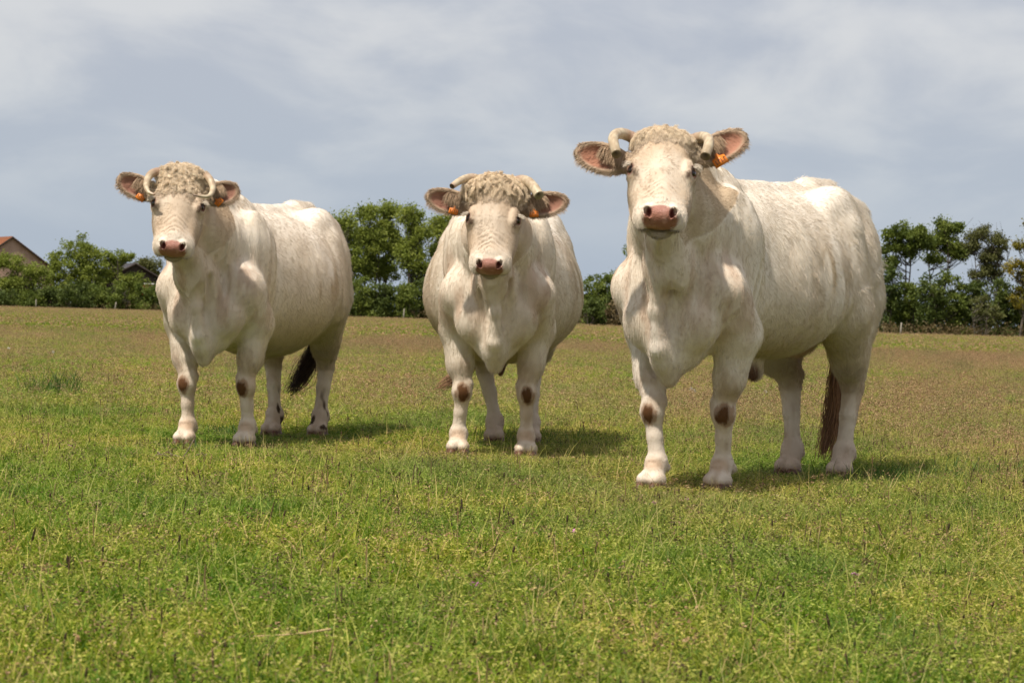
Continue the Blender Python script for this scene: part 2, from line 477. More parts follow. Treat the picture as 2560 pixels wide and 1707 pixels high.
        for w in (-1, 1):
            f.ell((fx + 0.03, fy + w * 0.029, 0.068), (0.055, 0.033, 0.034), 0.012)
            f.ell(fe + [-0.05, w * 0.027, -0.015], (0.018, 0.015, 0.02), 0.01)             # dew claws
        bodyparts[key] = (kn, fe)
    for q in (-1, 1):                                                                     # arm pits
        f.cone((0.17, q * 0.150, 0.80), (0.09, q * 0.125, 0.56), 0.012, 0.030, 0.035, op=-1)
    # hind legs
    for q, key in ((1, 'hl'), (-1, 'hr')):
        fx, fy = p[key]
        dx = fx + 1.42
        f.ell((-1.34, q * 0.205, 1.02), (0.23, 0.13, 0.30), 0.07)
        f.ell((-1.50, q * 0.165, 1.02), (0.15, 0.12, 0.27), 0.06)
        f.cone((-1.08, q * 0.30 , 1.20), (-1.12, q * 0.27, 0.82), 0.07, 0.10, 0.08)          # flank fold to stifle
        sti = np.array([-1.16, q * 0.255, 0.83]); hk = np.array([-1.50 + dx * 0.8, q * 0.10 + fy * 0.45, 0.50])
        f.cone(sti, sti * 0.4 + hk * 0.6, 0.145, 0.082, 0.05)
        f.cone((-1.46, q * 0.19, 0.88), sti * 0.25 + hk * 0.75, 0.15, 0.07, 0.06)
        f.cone((-1.60, q * 0.15, 0.95), hk + [-0.045, 0, 0.045], 0.085, 0.030, 0.05)
        f.cone(sti * 0.4 + hk * 0.6, hk, 0.078, 0.056, 0.04)
        f.ell(hk + [-0.005, 0, 0], (0.068, 0.047, 0.075), 0.03)
        fe = np.array([fx - 0.03, fy, 0.145])
        f.chain([(hk + [-0.01, 0, -0.06], 0.05), (hk * 0.5 + fe * 0.5 + [0.0, 0, 0], 0.036), (fe + [0, 0, 0.03], 0.039)], 0.025)
        f.cone(hk + [-0.035, 0, -0.05], fe * 0.6 + hk * 0.4 + [-0.028, 0, 0], 0.03, 0.025, 0.03)
        f.ell(fe, (0.047, 0.047, 0.045), 0.03)
        f.cone(fe, (fx + 0.018, fy, 0.07), 0.047, 0.052, 0.03)
        for w in (-1, 1):
            f.ell((fx + 0.032, fy + w * 0.029, 0.068), (0.057, 0.033, 0.034), 0.012)
            f.ell(fe + [-0.05, w * 0.027, -0.015], (0.018, 0.015, 0.02), 0.01)
        bodyparts[key] = (hk, fe)
    # belly details
    nv = p.get('navel', (-0.72, 0.0, 0.475 + lift * 0.95))
    f.ell(nv, (0.075, 0.028, 0.055), 0.05)
    f.ell((-1.22, 0, 0.71), (0.14, 0.10, 0.10), 0.07)                                      # udder
    # tail
    tp = spline(p['tail'], 9)
    f.chain([(t, 0.042 - 0.024 * i / 8) for i, t in enumerate(tp)], 0.03)
    # ---- head
    e3 = HM
    f.ell(H(0.10, 0, -0.115), (0.135, 0.118, 0.115), 0.05, rot=e3)
    f.ell(H(0.018, 0, -0.052), (0.060, p.get('poll', 0.122), 0.066), 0.04, rot=e3)                # poll
    f.ell(H(0.150, 0, -0.075), (0.15, 0.112, 0.075), 0.04, rot=e3)                          # forehead
    f.cone(H(0.22, 0, -0.082), H(0.40, 0, -0.068), 0.080, 0.058, 0.04)                      # bridge
    f.ell(H(0.33, 0, -0.10), (0.15, 0.076, 0.064), 0.04, rot=e3)
    for q in (-1, 1):
        f.ell(H(0.205, q * 0.110, -0.062), (0.052, 0.034, 0.044), 0.02, rot=e3)             # orbit
        f.cone(H(0.160, q * 0.106, -0.040), H(0.225, q * 0.108, -0.030), 0.018, 0.014, 0.018)   # brow
        f.ell(H(0.240, q * 0.076, -0.160), (0.150, 0.054, 0.110), 0.05, rot=e3)             # cheek
        f.cone(H(0.27, q * 0.074, -0.115), H(0.41, q * 0.060, -0.092), 0.045, 0.040, 0.035)
        f.cone(H(0.17, q * 0.070, -0.225), H(0.39, q * 0.036, -0.165), 0.045, 0.036, 0.04)  # jaw
        f.ell(H(0.440, q * 0.066, -0.098), (0.060, 0.044, 0.050), 0.022, rot=e3)             # lip pads
    f.ell(H(0.425, 0, -0.080), (0.080, 0.088, 0.066), 0.03, rot=e3)
    f.ell(H(0.472, 0, -0.068), (0.042, 0.068, 0.055), 0.014, rot=e3)
    for q in (-1, 1):
        f.ell(H(0.468, q * 0.050, -0.042), (0.036, 0.028, 0.030), 0.014, rot=e3)           # nostril wings                        # muzzle pad
    f.ell(H(0.440, 0, -0.146), (0.062, 0.058, 0.032), 0.012, rot=e3)                        # chin
    # ears
    ears = {}
    for q, key in ((1, 'ear_l'), (-1, 'ear_r')):
        drop, fwd, ln = p[key][:3]                         # droop (deg below level), forward turn, length
        b0 = H(p[key][3] if len(p[key]) > 3 else 0.09, q * 0.110, -0.115)
        e = Lh * q * math.cos(R(drop)) + A * math.sin(R(drop)) ; e = e * math.cos(R(fwd)) + Nn * math.sin(R(fwd)); e /= np.linalg.norm(e)
        tn = Nn * 0.80 + A * p.get('ear_face', 0.45); tn = tn - e * (tn @ e); tn /= np.linalg.norm(tn)
        wv = np.cross(e, tn)
        E = np.stack([e, wv, tn], 1)
        f.cone(b0, b0 + e * 0.055, 0.036, 0.032, 0.03)
        f.ell(b0 + e * (ln * 0.54), (ln * 0.50, 0.066, 0.030), 0.02, rot=E)
        f.ell(b0 + e * (ln * 0.58) + tn * 0.021, (ln * 0.41, 0.052, 0.026), 0.010, op=-1, rot=E)
        ears[key] = (b0, e, wv, tn, ln)
    # nostrils, mouth, eye sockets
    for q in (-1, 1):
        v1 = A * 0.30 + Lh * q * 0.12 + Nn * 0.9; v1 /= np.linalg.norm(v1)
        v2 = Lh * q; v2 = v2 - v1 * (v2 @ v1); v2 /= np.linalg.norm(v2)
        # comma shaped nostril opening, seen from in front
        cN = H(0.478, q * 0.052, -0.036)
        w1 = A * 0.75 + Lh * -q * 0.45; w1 /= np.linalg.norm(w1); w3 = Nn - w1 * (Nn @ w1); w3 /= np.linalg.norm(w3)
        Mx = np.stack([w1, np.cross(w3, w1), w3], 1)
        f.ell(cN, (0.024, 0.0145, 0.032), 0.006, op=-1, rot=Mx)
        f.ell(H(0.210, q * 0.131, -0.036), (0.024, 0.016, 0.015), 0.005, op=-1, rot=e3)
    f.ell(H(0.490, 0, -0.118), (0.062, 0.078, 0.0095), 0.010, op=-1, rot=e3)
    V, Q, Nv = f.mesh(p.get('h', 0.0075))

    # ---------------- relief: loose skin, muscle and folds
    h = (V - hp) @ HM
    a, y, n = h.T
    x, yy, z = V.T
    ih0 = (a > -0.08) & (a < 0.62) & (np.abs(y) < 0.42) & (n > -0.28 - 0.1 * (a < 0.3)) & (n < 0.12)
    ridge = lambda P_, sc_, sd_: 1 - np.abs(2 * vnoise(P_, sc_, sd_, 2) - 1)
    wn = sstep(-0.30, -0.05, x) * sstep(0.62, 0.85, z) * (~ih0)
    dsp = 0.009 * wn * (ridge(V * [1, 1, 0.22], 15, p['seed'] + 50) ** 2 - 0.35)
    wt = (~ih0) * sstep(0.35, 0.5, z)
    dsp += 0.010 * wt * (vnoise(V, 7.5, p['seed'] + 51, 2) - 0.5) + 0.004 * wt * (vnoise(V * [1, 1, 0.6], 26, p['seed'] + 52, 2) - 0.5)
    wl = sstep(0.95, 0.8, z) * sstep(0.10, 0.16, z) * sstep(-0.95, -1.1, x) * (0.35 + 0.65 * sstep(0.4, 0.5, z))
    dsp += 0.006 * wl * (ridge(V * [0.4, 0.4, 1.5], 13, p['seed'] + 53) ** 2 - 0.4)
    lw = sstep(0.60, 0.5, z)
    dsp += 0.004 * lw * (vnoise(V * [1, 1, 0.5], 30, p['seed'] + 60, 2) - 0.5) + 0.0035 * lw * (ridge(V * [0.6, 0.6, 1.6], 30, p['seed'] + 61) ** 2 - 0.4) * sstep(0.20, 0.15, z) * sstep(0.09, 0.11, z)
    fa = ih0 * sstep(0.27, 0.31, a) * sstep(0.42, 0.38, a) * sstep(0.08, 0.05, np.abs(y)) * (n > -0.07)
    dsp += p.get('wrinkle', 0.0013) * fa * (0.3 + 1.4 * vnoise(V, 25, 6, 2)) * np.sin((a - np.abs(y) * 0.55) * 2 * math.pi / 0.027 + 5 * vnoise(V, 30, 2))
    dsp += 0.003 * ih0 * sstep(0.02, 0.1, a) * (vnoise(V * 1.0, 34, p['seed'] + 54, 2) - 0.5) * (a < 0.44)
    V = V + Nv * dsp[:, None]

    # ---------------- paint
    h = (V - hp) @ HM                                 # head coordinates
    a, y, n = h.T
    x, yy, z = V.T
    inhead = (a > -0.08) & (a < 0.62) & (np.abs(y) < 0.42) & (n > -0.28 - 0.1 * (a < 0.3)) & (n < 0.12)
    cream = np.array([0.755, 0.655, 0.53]); white = np.array([0.81, 0.73, 0.63]); tan = np.array([0.45, 0.305, 0.195])
    tone = p.get('tone', 0.0)
    def mixc(C, col, w): return C * (1 - w[:, None]) + np.asarray(col) * w[:, None]
    n1 = vnoise(V * [1, 1, 0.55], 5.0, p['seed'], 3); n2 = vnoise(V * [1, 1, 0.3], 16.0, p['seed'] + 9, 3)
    C = np.tile(cream, (len(V), 1))
    C = mixc(C, white, sstep(0.45, 0.75, n1) * 0.8)
    C = mixc(C, tan, sstep(0.45, 0.85, n2) * (0.09 + tone) + sstep(0.55, 0.8, vnoise(V, 3.3, p['seed'] + 4, 2)) * (0.20 + tone))
    # back lighter, neck and breast warmer, flanks lightly soiled
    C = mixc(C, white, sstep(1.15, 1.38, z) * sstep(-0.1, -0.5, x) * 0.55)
    warm = np.array([0.45, 0.27, 0.165])
    C = mixc(C, warm, np.clip(sstep(0.55, 0.80, z) * sstep(1.25, 1.0, z) * sstep(-0.12, 0.12, x) * (~inhead) * (0.10 + p.get('stain', 0.34) * sstep(0.46, 0.70, n2)), 0, 1))
    C = mixc(C, (0.50, 0.37, 0.20), sstep(0.95, 0.55, z) * sstep(-0.2, -0.4, x) * sstep(0.30, 0.5, z) * (0.25 + 0.4 * n1))
    C = mixc(C, (0.46, 0.33, 0.19), np.exp(-(((x + 0.75) / 0.22) ** 2 + ((z - 0.98) / 0.16) ** 2)) * sstep(0.40, 0.60, n2) * 0.8)
    C = mixc(C, (0.38, 0.22, 0.13), sstep(0.20, 0.06, np.abs(yy)) * sstep(-1.35, -1.5, x) * sstep(1.2, 0.8, z) * sstep(0.4, 0.6, z) * 0.7)
    # legs
    C = mixc(C, (0.62, 0.50, 0.385), sstep(0.62, 0.45, z) * 0.6)
    C = mixc(C, (0.45, 0.315, 0.21), sstep(0.62, 0.5, z) * sstep(0.45, 0.7, vnoise(V * [1, 1, 0.5], 19, p['seed'] + 70, 3)) * 0.55)
    for key in ('fl', 'fr'):
        kn, fe = bodyparts[key]
        ang = p.get('knee_mark', 0.0)
        ang = ang + rng.uniform(-0.25, 0.25)
        c0_ = kn + np.array([0.055 * math.cos(ang), 0.055 * math.sin(ang), -0.020 + rng.uniform(-0.012, 0.012)])
        d = np.sqrt((((V - c0_) / [0.06, 0.036 * rng.uniform(0.85, 1.1), 0.050 * rng.uniform(0.85, 1.15)]) ** 2).sum(1)) + (vnoise(V * [1, 1, 0.6], 60, p['seed'] + 3, 3) - 0.5) * 0.9
        C = mixc(C, (0.105, 0.045, 0.016), sstep(1.15, 0.75, d)); C = mixc(C, (0.26, 0.13, 0.06), sstep(1.35, 1.05, d) * sstep(0.8, 1.05, d) * 0.7)
        d = np.sqrt((((V - fe - [0.04, 0, 0.0]) / [0.06, 0.05, 0.035]) ** 2).sum(1))
        C = mixc(C, (0.46, 0.29, 0.17), sstep(1.2, 0.5, d) * 0.6)
    for key in ('hl', 'hr'):
        hk, fe = bodyparts[key]
        d = np.sqrt((((V - hk) / [0.12, 0.09, 0.12]) ** 2).sum(1))
        C = mixc(C, (0.40, 0.27, 0.18), sstep(1.1, 0.4, d) * 0.35)
        C = mixc(C, (0.52, 0.39, 0.29), sstep(0.25, 0.12, z) * sstep(-0.8, -1.0, x) * 0.45)
        if p.get('dung'):
            C = mixc(C, (0.06, 0.035, 0.018), sstep(0.60, 0.68, vnoise(V * [1, 1, 0.4], 22, p['seed'] + 31, 2)) * sstep(0.35, 0.2, z) * sstep(-1.0, -1.2, x))
    # coronet pink
    C = mixc(C, (0.45, 0.22, 0.16), sstep(0.075, 0.045, z) * 0.6)
    # navel flap and udder
    C = mixc(C, (0.16, 0.075, 0.045), sstep(0.075, 0.03, np.linalg.norm((V - np.array(nv) - [0.045, 0, -0.035]) * [1, 1, 1], axis=1)))
    C = mixc(C, (0.52, 0.30, 0.22), sstep(0.13, 0.08, np.linalg.norm(V - [-1.22, 0, 0.66], axis=1)) * 0.6)
    # head
    ih = inhead.astype(float)
    wh = np.array([0.60, 0.48, 0.36])
    C = mixc(C, wh, ih * 0.6)
    C = mixc(C, (0.52, 0.39, 0.25), ih * sstep(0.15, 0.03, a) * 0.75)                       # poll
    C = mixc(C, (0.47, 0.33, 0.205), ih * sstep(0.35, 0.60, n2) * 0.30 + ih * sstep(0.24, 0.10, a) * 0.30)
    C = mixc(C, (0.76, 0.66, 0.54), ih * sstep(0.38, 0.44, a) * sstep(0.2, 0.1, np.abs(y)) * 0.8)
    pad = np.sqrt(((a - 0.492) / 0.052) ** 2 + (y / (0.073 - 0.25 * np.clip(-0.065 - n, 0, 0.1))) ** 2 + ((n + 0.060) / 0.066) ** 2)
    padm = ih * sstep(1.10, 0.95, pad) * (n > -0.118)
    C = mixc(C, (0.32, 0.14, 0.09), padm)
    C = mixc(C, (0.50, 0.27, 0.20), padm * sstep(0.45, 0.65, vnoise(V, 50, 41, 2)) * 0.6)
    C = mixc(C, (0.30, 0.13, 0.07), padm * sstep(-0.07, -0.105, n) * 0.6)
    C = mixc(C, (0.44, 0.22, 0.18), padm * sstep(-0.035, -0.01, n) * 0.5)
    eyed = np.full(len(V), 9.0)
    for q in (-1, 1):
        d = np.sqrt(((a - 0.478) / 0.024) ** 2 + ((y - q * 0.052) / 0.015) ** 2 + ((n + 0.038) / 0.030) ** 2)
        C = mixc(C, (0.10, 0.022, 0.018), ih * sstep(1.15, 0.75, d))
        d = np.sqrt(((a - 0.212) / 0.034) ** 2 + ((y - q * 0.128) / 0.03) ** 2 + ((n + 0.038) / 0.028) ** 2); eyed = np.minimum(eyed, d)
        C = mixc(C, (0.13, 0.05, 0.032), ih * sstep(1.05, 0.8, d))
        d2 = np.sqrt(((a - 0.215) / 0.055) ** 2 + ((y - q * 0.125) / 0.035) ** 2 + ((n + 0.038) / 0.05) ** 2)
        C = mixc(C, (0.40, 0.27, 0.17), ih * sstep(1.1, 0.6, d2) * sstep(0.95, 1.1, d) * 0.6)
        d = np.sqrt(((a - 0.240) / 0.022) ** 2 + ((y - q * (0.112 - (a - 0.24) * 0.5)) / 0.013) ** 2 + ((n + 0.02) / 0.04) ** 2) + (vnoise(V, 110, 8, 2) - 0.5) * 1.2
        C = mixc(C, (0.09, 0.045, 0.03), ih * sstep(1.0, 0.6, d) * 0.8)
        C = mixc(C, (0.48, 0.33, 0.20), ih * np.exp(-(((a - 0.33) / 0.06) ** 2 + ((y - q * 0.10) / 0.05) ** 2)) * 0.35)
    C = mixc(C, (0.08, 0.04, 0.025), ih * np.exp(-(((n + 0.118) / 0.010) ** 2)) * sstep(0.43, 0.46, a) * sstep(0.085, 0.07, np.abs(y)) * 0.85)  # mouth slit: shade painted dark into the carved groove
    C = mixc(C, (0.30, 0.215, 0.12), ih * sstep(-0.112, -0.13, n) * sstep(0.40, 0.45, a) * sstep(0.09, 0.06, np.abs(y)) * 0.6)
    earm = np.zeros(len(V)); innr = np.zeros(len(V))
    for key, (b0, e, wv, tn, ln) in ears.items():
        q_ = V - b0
        u_, w_, t_ = q_ @ e, q_ @ wv, q_ @ tn
        m = (u_ > 0.0) & (u_ < ln * 1.1) & (np.abs(w_) < 0.075) & (np.abs(t_) < 0.05)
        earm = np.maximum(earm, m * sstep(0.0, 0.05, u_))
        d = np.sqrt(((u_ - ln * 0.6) / (ln * 0.36)) ** 2 + (w_ / 0.050) ** 2)
        innr = np.maximum(innr, m * sstep(1.1, 0.8, d) * (Nv @ tn > 0.15))
    C = mixc(C, (0.40, 0.285, 0.19), earm * 0.75)
    C = mixc(C, p.get('ear_in', (0.31, 0.145, 0.10)), innr * 0.92)
    C = np.clip(C * (0.96 + 0.08 * vnoise(V, 45, 77, 2))[:, None], 0.005, 0.85)
    body = mesh_np('body', V * s, Q, CM['coat'], root)
    set_color(body.data, 'Coat', C)
    wet = body.data.attributes.new('Wet', 'FLOAT', 'POINT')
    wet.data.foreach_set('value', padm.astype(np.float32))

    # ---------------- hair
    tri = np.concatenate([Q[:, [0, 1, 2]], Q[:, [0, 2, 3]]])
    e1 = V[tri[:, 1]] - V[tri[:, 0]]; e2 = V[tri[:, 2]] - V[tri[:, 0]]
    area = np.linalg.norm(np.cross(e1, e2), axis=1) * 0.5
    bare = np.clip(padm + sstep(0.05, 0.03, z) + ih * sstep(1.1, 0.9, eyed), 0, 1)
    dens = 1 - bare[tri[:, 0]]
    dens *= np.where(inhead[tri[:, 0]], 3.0, 1.0) * np.where(z[tri[:, 0]] < 0.6, 1.5, 1.0)
    dens *= 1 - 0.75 * innr[tri[:, 0]]
    w = area * dens; cs = np.cumsum(w)
    def sample(m, sel=None):
        if sel is None: c_ = cs; ids = np.arange(len(tri))
        else:
            ids = np.nonzero(sel)[0]; c_ = np.cumsum(w[ids])
        t = ids[np.searchsorted(c_, rng.random(m) * c_[-1]).clip(0, len(ids) - 1)]
        r1, r2 = rng.random(m), rng.random(m); fl = r1 + r2 > 1; r1 = np.where(fl, 1 - r1, r1); r2 = np.where(fl, 1 - r2, r2)
        P = V[tri[t, 0]] + e1[t] * r1[:, None] + e2[t] * r2[:, None]
        return t, P
    def flow(t, P, seed=0):
        """Direction the coat lies in, tangent to the skin."""
        nn = Nv[tri[t, 0]]
        hh = (P - hp) @ HM
        D = np.tile([-0.75, 0, -0.75], (len(P), 1)).astype(float)
        D[:, 2] -= 1.2 * sstep(0.75, 0.5, P[:, 2]); D[:, 0] *= sstep(0.45, 0.7, P[:, 2])
        # neck and breast hang
        nk = sstep(-0.1, 0.15, P[:, 0]); D = D * (1 - nk[:, None]) + np.array([-0.15, 0, -1.0]) * nk[:, None]
        ihh = inhead[tri[t, 0]]
        da = hh[:, 0] - 0.22
        Dh = np.outer(da * 3.0 + 0.12 * np.sign(da), A) + np.outer(hh[:, 1] * 5, Lh) + np.outer(-0.15 * np.ones(len(P)), Nn)
        for key, (b0, e, wv, tn, ln) in ears.items():
            me_ = earm[tri[t, 0]] > 0.3
            sd_ = ((P - b0) @ e > 0.0) & (np.abs((P - b0) @ wv) < 0.09) & (np.abs((P - b0) @ tn) < 0.06)
            Dh = np.where((me_ & sd_)[:, None], e * 0.8 - up * 0.55, Dh)
        D = np.where(ihh[:, None], Dh, D)
        fl_ = p.get('fluff', 0.5) * sstep(-0.25, -0.5, P[:, 0]) * sstep(0.55, 0.7, P[:, 2]) * sstep(1.35, 1.15, P[:, 2])
        D += (np.stack([vnoise(P, 24, 61 + i + seed, 2) for i in range(3)], 1) - 0.5) * (2.4 * fl_)[:, None]
        D += (np.stack([vnoise(P, 9, 11 + i + seed, 2) for i in range(3)], 1) - 0.5) * np.where(ihh, 1.2, 0.85)[:, None]
        D -= nn * (D * nn).sum(1)[:, None]
        D /= np.linalg.norm(D, axis=1)[:, None] + 1e-6
        return D, nn
    NH = p.get('hairs', 190000)
    t, P = sample(NH)
    D, nn = flow(t, P)
    lift_ = 0.10 + 0.10 * rng.random(NH)[:, None]
    fl_ = p.get('fluff', 0.5) * sstep(-0.25, -0.5, P[:, 0]) * sstep(0.55, 0.7, P[:, 2])
    lift_ = lift_ + (0.25 * fl_ * vnoise(P, 22, 5, 2))[:, None]
    D = D + nn * lift_ + rng.normal(0, 0.07, (NH, 3)); D /= np.linalg.norm(D, axis=1)[:, None]
    hh = (P - hp) @ HM
    L_ = 0.016 + 0.010 * rng.random(NH)
    L_ = L_ * np.where(inhead[tri[t, 0]], 0.7, 1.0) * np.where(P[:, 2] < 0.45, 0.6, 1.0)
    L_ = L_ * np.where(earm[tri[t, 0]] > 0.3, 1.25, 1.0)
    L_ = L_ * (1 + 0.8 * sstep(-0.9, -1.3, P[:, 0]) * sstep(0.5, 0.7, P[:, 2]) + 0.9 * (sstep(0.62, 0.55, P[:, 2]) * sstep(0.5, 0.55, P[:, 2]) * (P[:, 0] < -0.2)))
    hc_ = C[tri[t, 0]] * ((0.90 + 0.14 * rng.random(NH)) * (0.92 + 0.16 * vnoise(P * [1, 1, 0.5], 55, 91, 2)))[:, None]
    hair_object('coat_hair', (P - nn * 0.001) * s, D, L_ * s, np.clip(hc_ * 1.04, 0, 0.9), root, rad=0.00055, npt=3, grav=0.12)
    # curly locks on the poll and forehead
    ta, ty, tn_ = h[tri[:, 0]].T
    sel = inhead[tri[:, 0]] & (ta + 0.07 * (vnoise(V[tri[:, 0]], 40, 19, 2) - 0.5) + 0.03 * rng.random(len(tri)) < p.get('lock_to', 0.13) + 0.055) & (np.abs(ty) < 0.15) & (tn_ > -0.14)
    if sel.any():
        m = p.get('locks', 26000)
        nclump = p.get('clumps', 900)
        tc_, Pc = sample(nclump, sel)
        t, P = sample(m, sel)
        # each strand belongs to the nearest clump
        own = np.concatenate([np.argmin(((P[k0:k0 + 2000, None, :] - Pc[None]) ** 2).sum(2), 1) for k0 in range(0, m, 2000)])
        hh = (Pc - hp) @ HM
        pd = A * 1.0 + Nn * 0.1
        Dc = np.tile(pd, (nclump, 1)) + np.outer(hh[:, 1] * 4.0, Lh) + rng.normal(0, 0.42, (nclump, 3))
        if p.get('whorl'):
            Dc = np.outer((hh[:, 0] - 0.11) * 4, A) + np.outer(hh[:, 1] * 5, Lh) + rng.normal(0, 0.6, (nclump, 3))
        nc = Nv[tri[tc_, 0]]; Dc -= nc * ((Dc * nc).sum(1) - 0.13)[:, None]; Dc /= np.linalg.norm(Dc, axis=1)[:, None]
        fade = sstep(p.get('lock_to', 0.13) + 0.055, p.get('lock_to', 0.13) - 0.03, hh[:, 0])
        Lc = p.get('lock_len', 0.06) * (0.6 + 0.7 * rng.random(nclump)) * (0.25 + 0.75 * fade)
        npt = 9; tt = np.linspace(0, 1, npt)
        u1 = np.cross(Dc, nc); ph = rng.random(nclump) * 6.28; fr = 4 + 5 * rng.random(nclump)
        am = p.get('curl', 0.20) * (0.5 + rng.random(nclump))
        pathc = Pc[:, None] + Dc[:, None] * (Lc[:, None, None] * tt[None, :, None]) \
            + u1[:, None] * (np.sin(ph[:, None] + fr[:, None] * tt) * am[:, None] * Lc[:, None] * tt ** 0.7)[:, :, None] \
            + nc[:, None] * (np.sin(tt * 3.0)[None] * 0.06 * Lc[:, None])[:, :, None] - up * (0.42 * Lc[:, None] * tt ** 2)[:, :, None]
        rel = P - Pc[own]
        sp = np.maximum(0.98 - p.get('cling', 0.3) * tt, 0.5)[None, :, None]
        PP = pathc[own] + rel[:, None] * sp + rng.normal(0, 0.0045, (m, 1, 3)) * tt[None, :, None] \
            + u1[own][:, None] * (np.sin(rng.random((m, 1)) * 6.28 + 5 * tt[None]) * 0.0022 * tt[None])[:, :, None]
        hc = bpy.data.hair_curves.new('forelock'); hc.add_curves([npt] * m)
        hc.attributes['position'].data.foreach_set('vector', (PP * s).astype(np.float32).ravel())
        ra = hc.attributes.get('radius') or hc.attributes.new('radius', 'FLOAT', 'POINT')
        ra.data.foreach_set('value', np.broadcast_to(0.00052 * (1 - 0.6 * tt ** 2)[None], (m, npt)).astype(np.float32).ravel())
        cc = np.ones((m, 4), np.float32)
        base = np.array(p.get('lock_col', (0.78, 0.63, 0.45)))
        tonec = (0.92 + 0.16 * rng.random(nclump))[own] * (0.80 + 0.40 * rng.random(m))
        fr_ = fade[own][:, None]
        cc[:, :3] = np.clip((base * fr_ + wh * 1.02 * (1 - fr_)) * tonec[:, None], 0, 0.9)
        hc.attributes.new('Coat', 'FLOAT_COLOR', 'CURVE').data.foreach_set('color', cc.ravel())
        hc.materials.append(CM['hair'])
        o = bpy.data.objects.new('forelock', hc); COL.objects.link(o); o.parent = root
    # ear fringe
    er, ed, el_, ec = [], [], [], []
    for key, (b0, e, wv, tn, ln) in ears.items():
        m = 700
        uu = rng.random(m) * 0.85 + 0.12; side = rng.choice([-1, 1], m)
        ww = 0.062 * np.sqrt(np.clip(1 - ((uu - 0.54) / 0.5) ** 2, 0, 1))
        Pr = b0 + np.outer(uu * ln, e) + np.outer(side * ww * (0.75 + 0.25 * rng.random(m)), wv) + np.outer(0.004 + 0.008 * rng.random(m), tn)
        Dd = e * 0.75 + np.outer(side * 0.35, wv) + tn * 0.12 - up * 0.25 + rng.normal(0, 0.13, (m, 3))
        er.append(Pr); ed.append(Dd); el_.append(0.012 + 0.016 * rng.random(m)); ec.append(np.outer(0.8 + 0.4 * rng.random(m), (0.52, 0.385, 0.27)))
        m = 1300                                     # long hair from the inner base across the cup
        uu = 0.08 + 0.55 * rng.random(m) ** 1.8; ww = (rng.random(m) - 0.5) * 0.09
        up_w = wv if wv[2] > 0 else -wv
        Pr = b0 + np.outer(uu * ln, e) + np.outer(0.02 + 0.028 * rng.random(m), up_w) + np.outer(0.012 * np.ones(m), tn)
        Dd = e * 0.35 - up_w * 0.9 + tn * 0.35 + rng.normal(0, 0.2, (m, 3))
        er.append(Pr); ed.append(Dd); el_.append((0.030 + 0.032 * rng.random(m)) * (1.1 - 0.6 * uu)); ec.append(np.outer(0.6 + 0.7 * rng.random(m), (0.44, 0.31, 0.20)))
    er, ed, el_, ec = map(np.concatenate, (er, ed, el_, ec)); ed /= np.linalg.norm(ed, axis=1)[:, None]
    hair_object('ear_hair', er * s, ed, el_ * s, ec, root, rad=0.0008, npt=5, grav=0.35)
    # lashes
    for q in (-1, 1):
        m = 45
        Pr = H(0.195, q * 0.136, -0.022) + rng.normal(0, 0.005, (m, 3))
        Dd = Lh * q * 0.9 + Nn * 0.15 + A * 0.25 + rng.normal(0, 0.16, (m, 3)); Dd /= np.linalg.norm(Dd, axis=1)[:, None]
        hair_object('eyelashes', Pr * s, Dd, np.full(m, 0.026) * s, np.tile((0.72, 0.62, 0.50), (m, 1)), root, rad=0.0008, npt=4, grav=0.3)
    # tail switch
    tw = spline(p['switch'], 10)
    m = p.get('switch_n', 900)
    tw_t = np.linspace(0, 1, 10)
    ang = rng.random(m) * 6.28; rr = np.sqrt(rng.random(m))
    off = np.stack([np.cos(ang) * rr, np.sin(ang) * rr, (rng.random(m) - 0.5) * 0.5], 1)
    wid = p.get('switch_w', 0.035) * np.sin(np.clip(tw_t * 2.6 + 0.35, 0, 3.0)) + 0.012
    lock = rng.integers(0, 9, m); lo_ = rng.normal(0, 1, (9, 3))
    cut = 0.65 + 0.35 * rng.random(m)
    PP = np.zeros((m, 10, 3)); walk = np.zeros((m, 3))
    for j in range(10):
        tj = cut * tw_t[j]
        base = np.stack([np.interp(tj, tw_t, tw[:, k]) for k in range(3)], 1)
        walk = walk + rng.normal(0, 0.0035, (m, 3))
        PP[:, j] = base + (off * 0.30 + lo_[lock] * (0.45 + 0.25 * math.sin(j * 1.1))) * wid[j] + walk * min(j, 5) * 0.35
    hc = bpy.data.hair_curves.new('tail_switch'); hc.add_curves([10] * m)
    hc.attributes['position'].data.foreach_set('vector', (PP * s).astype(np.float32).ravel())
    ra = hc.attributes.get('radius') or hc.attributes.new('radius', 'FLOAT', 'POINT')
    ra.data.foreach_set('value', np.full(m * 10, 0.0011, np.float32))
    cc = np.ones((m, 4), np.float32)
    cc[:, :3] = np.outer(0.45 + 1.1 * rng.random(m), p.get('switch_col', (0.16, 0.085, 0.045)))
    hc.attributes.new('Coat', 'FLOAT_COLOR', 'CURVE').data.foreach_set('color', cc.ravel())
    hc.materials.append(CM['hair'])
    o = bpy.data.objects.new('tail_switch', hc); COL.objects.link(o); o.parent = root

    # ---------------- horns
    for q, key in ((1, 'horn_l'), (-1, 'horn_r')):
        hd = p[key]
        pts = spline([H(a_, q * y_, n_) for a_, y_, n_ in hd['path']], 26)
        tt = np.linspace(0, 1, 26)
        r0, r1 = hd['r']
        rad = r0 + (r1 - r0) * tt ** hd.get('pow', 1.0)
        rad = rad * (1 + 0.025 * np.sin(tt * 60) * (tt < 0.85))
        rad[0] *= 1.1
        Vh, Fh = tube(pts, rad, 18)
        if hd.get('hollow'):
            Vh[-1] -= (pts[-1] - pts[-2]) / np.linalg.norm(pts[-1] - pts[-2]) * 0.018
        o = mesh_np('horn', Vh * s, Fh, CM['horn'], root)
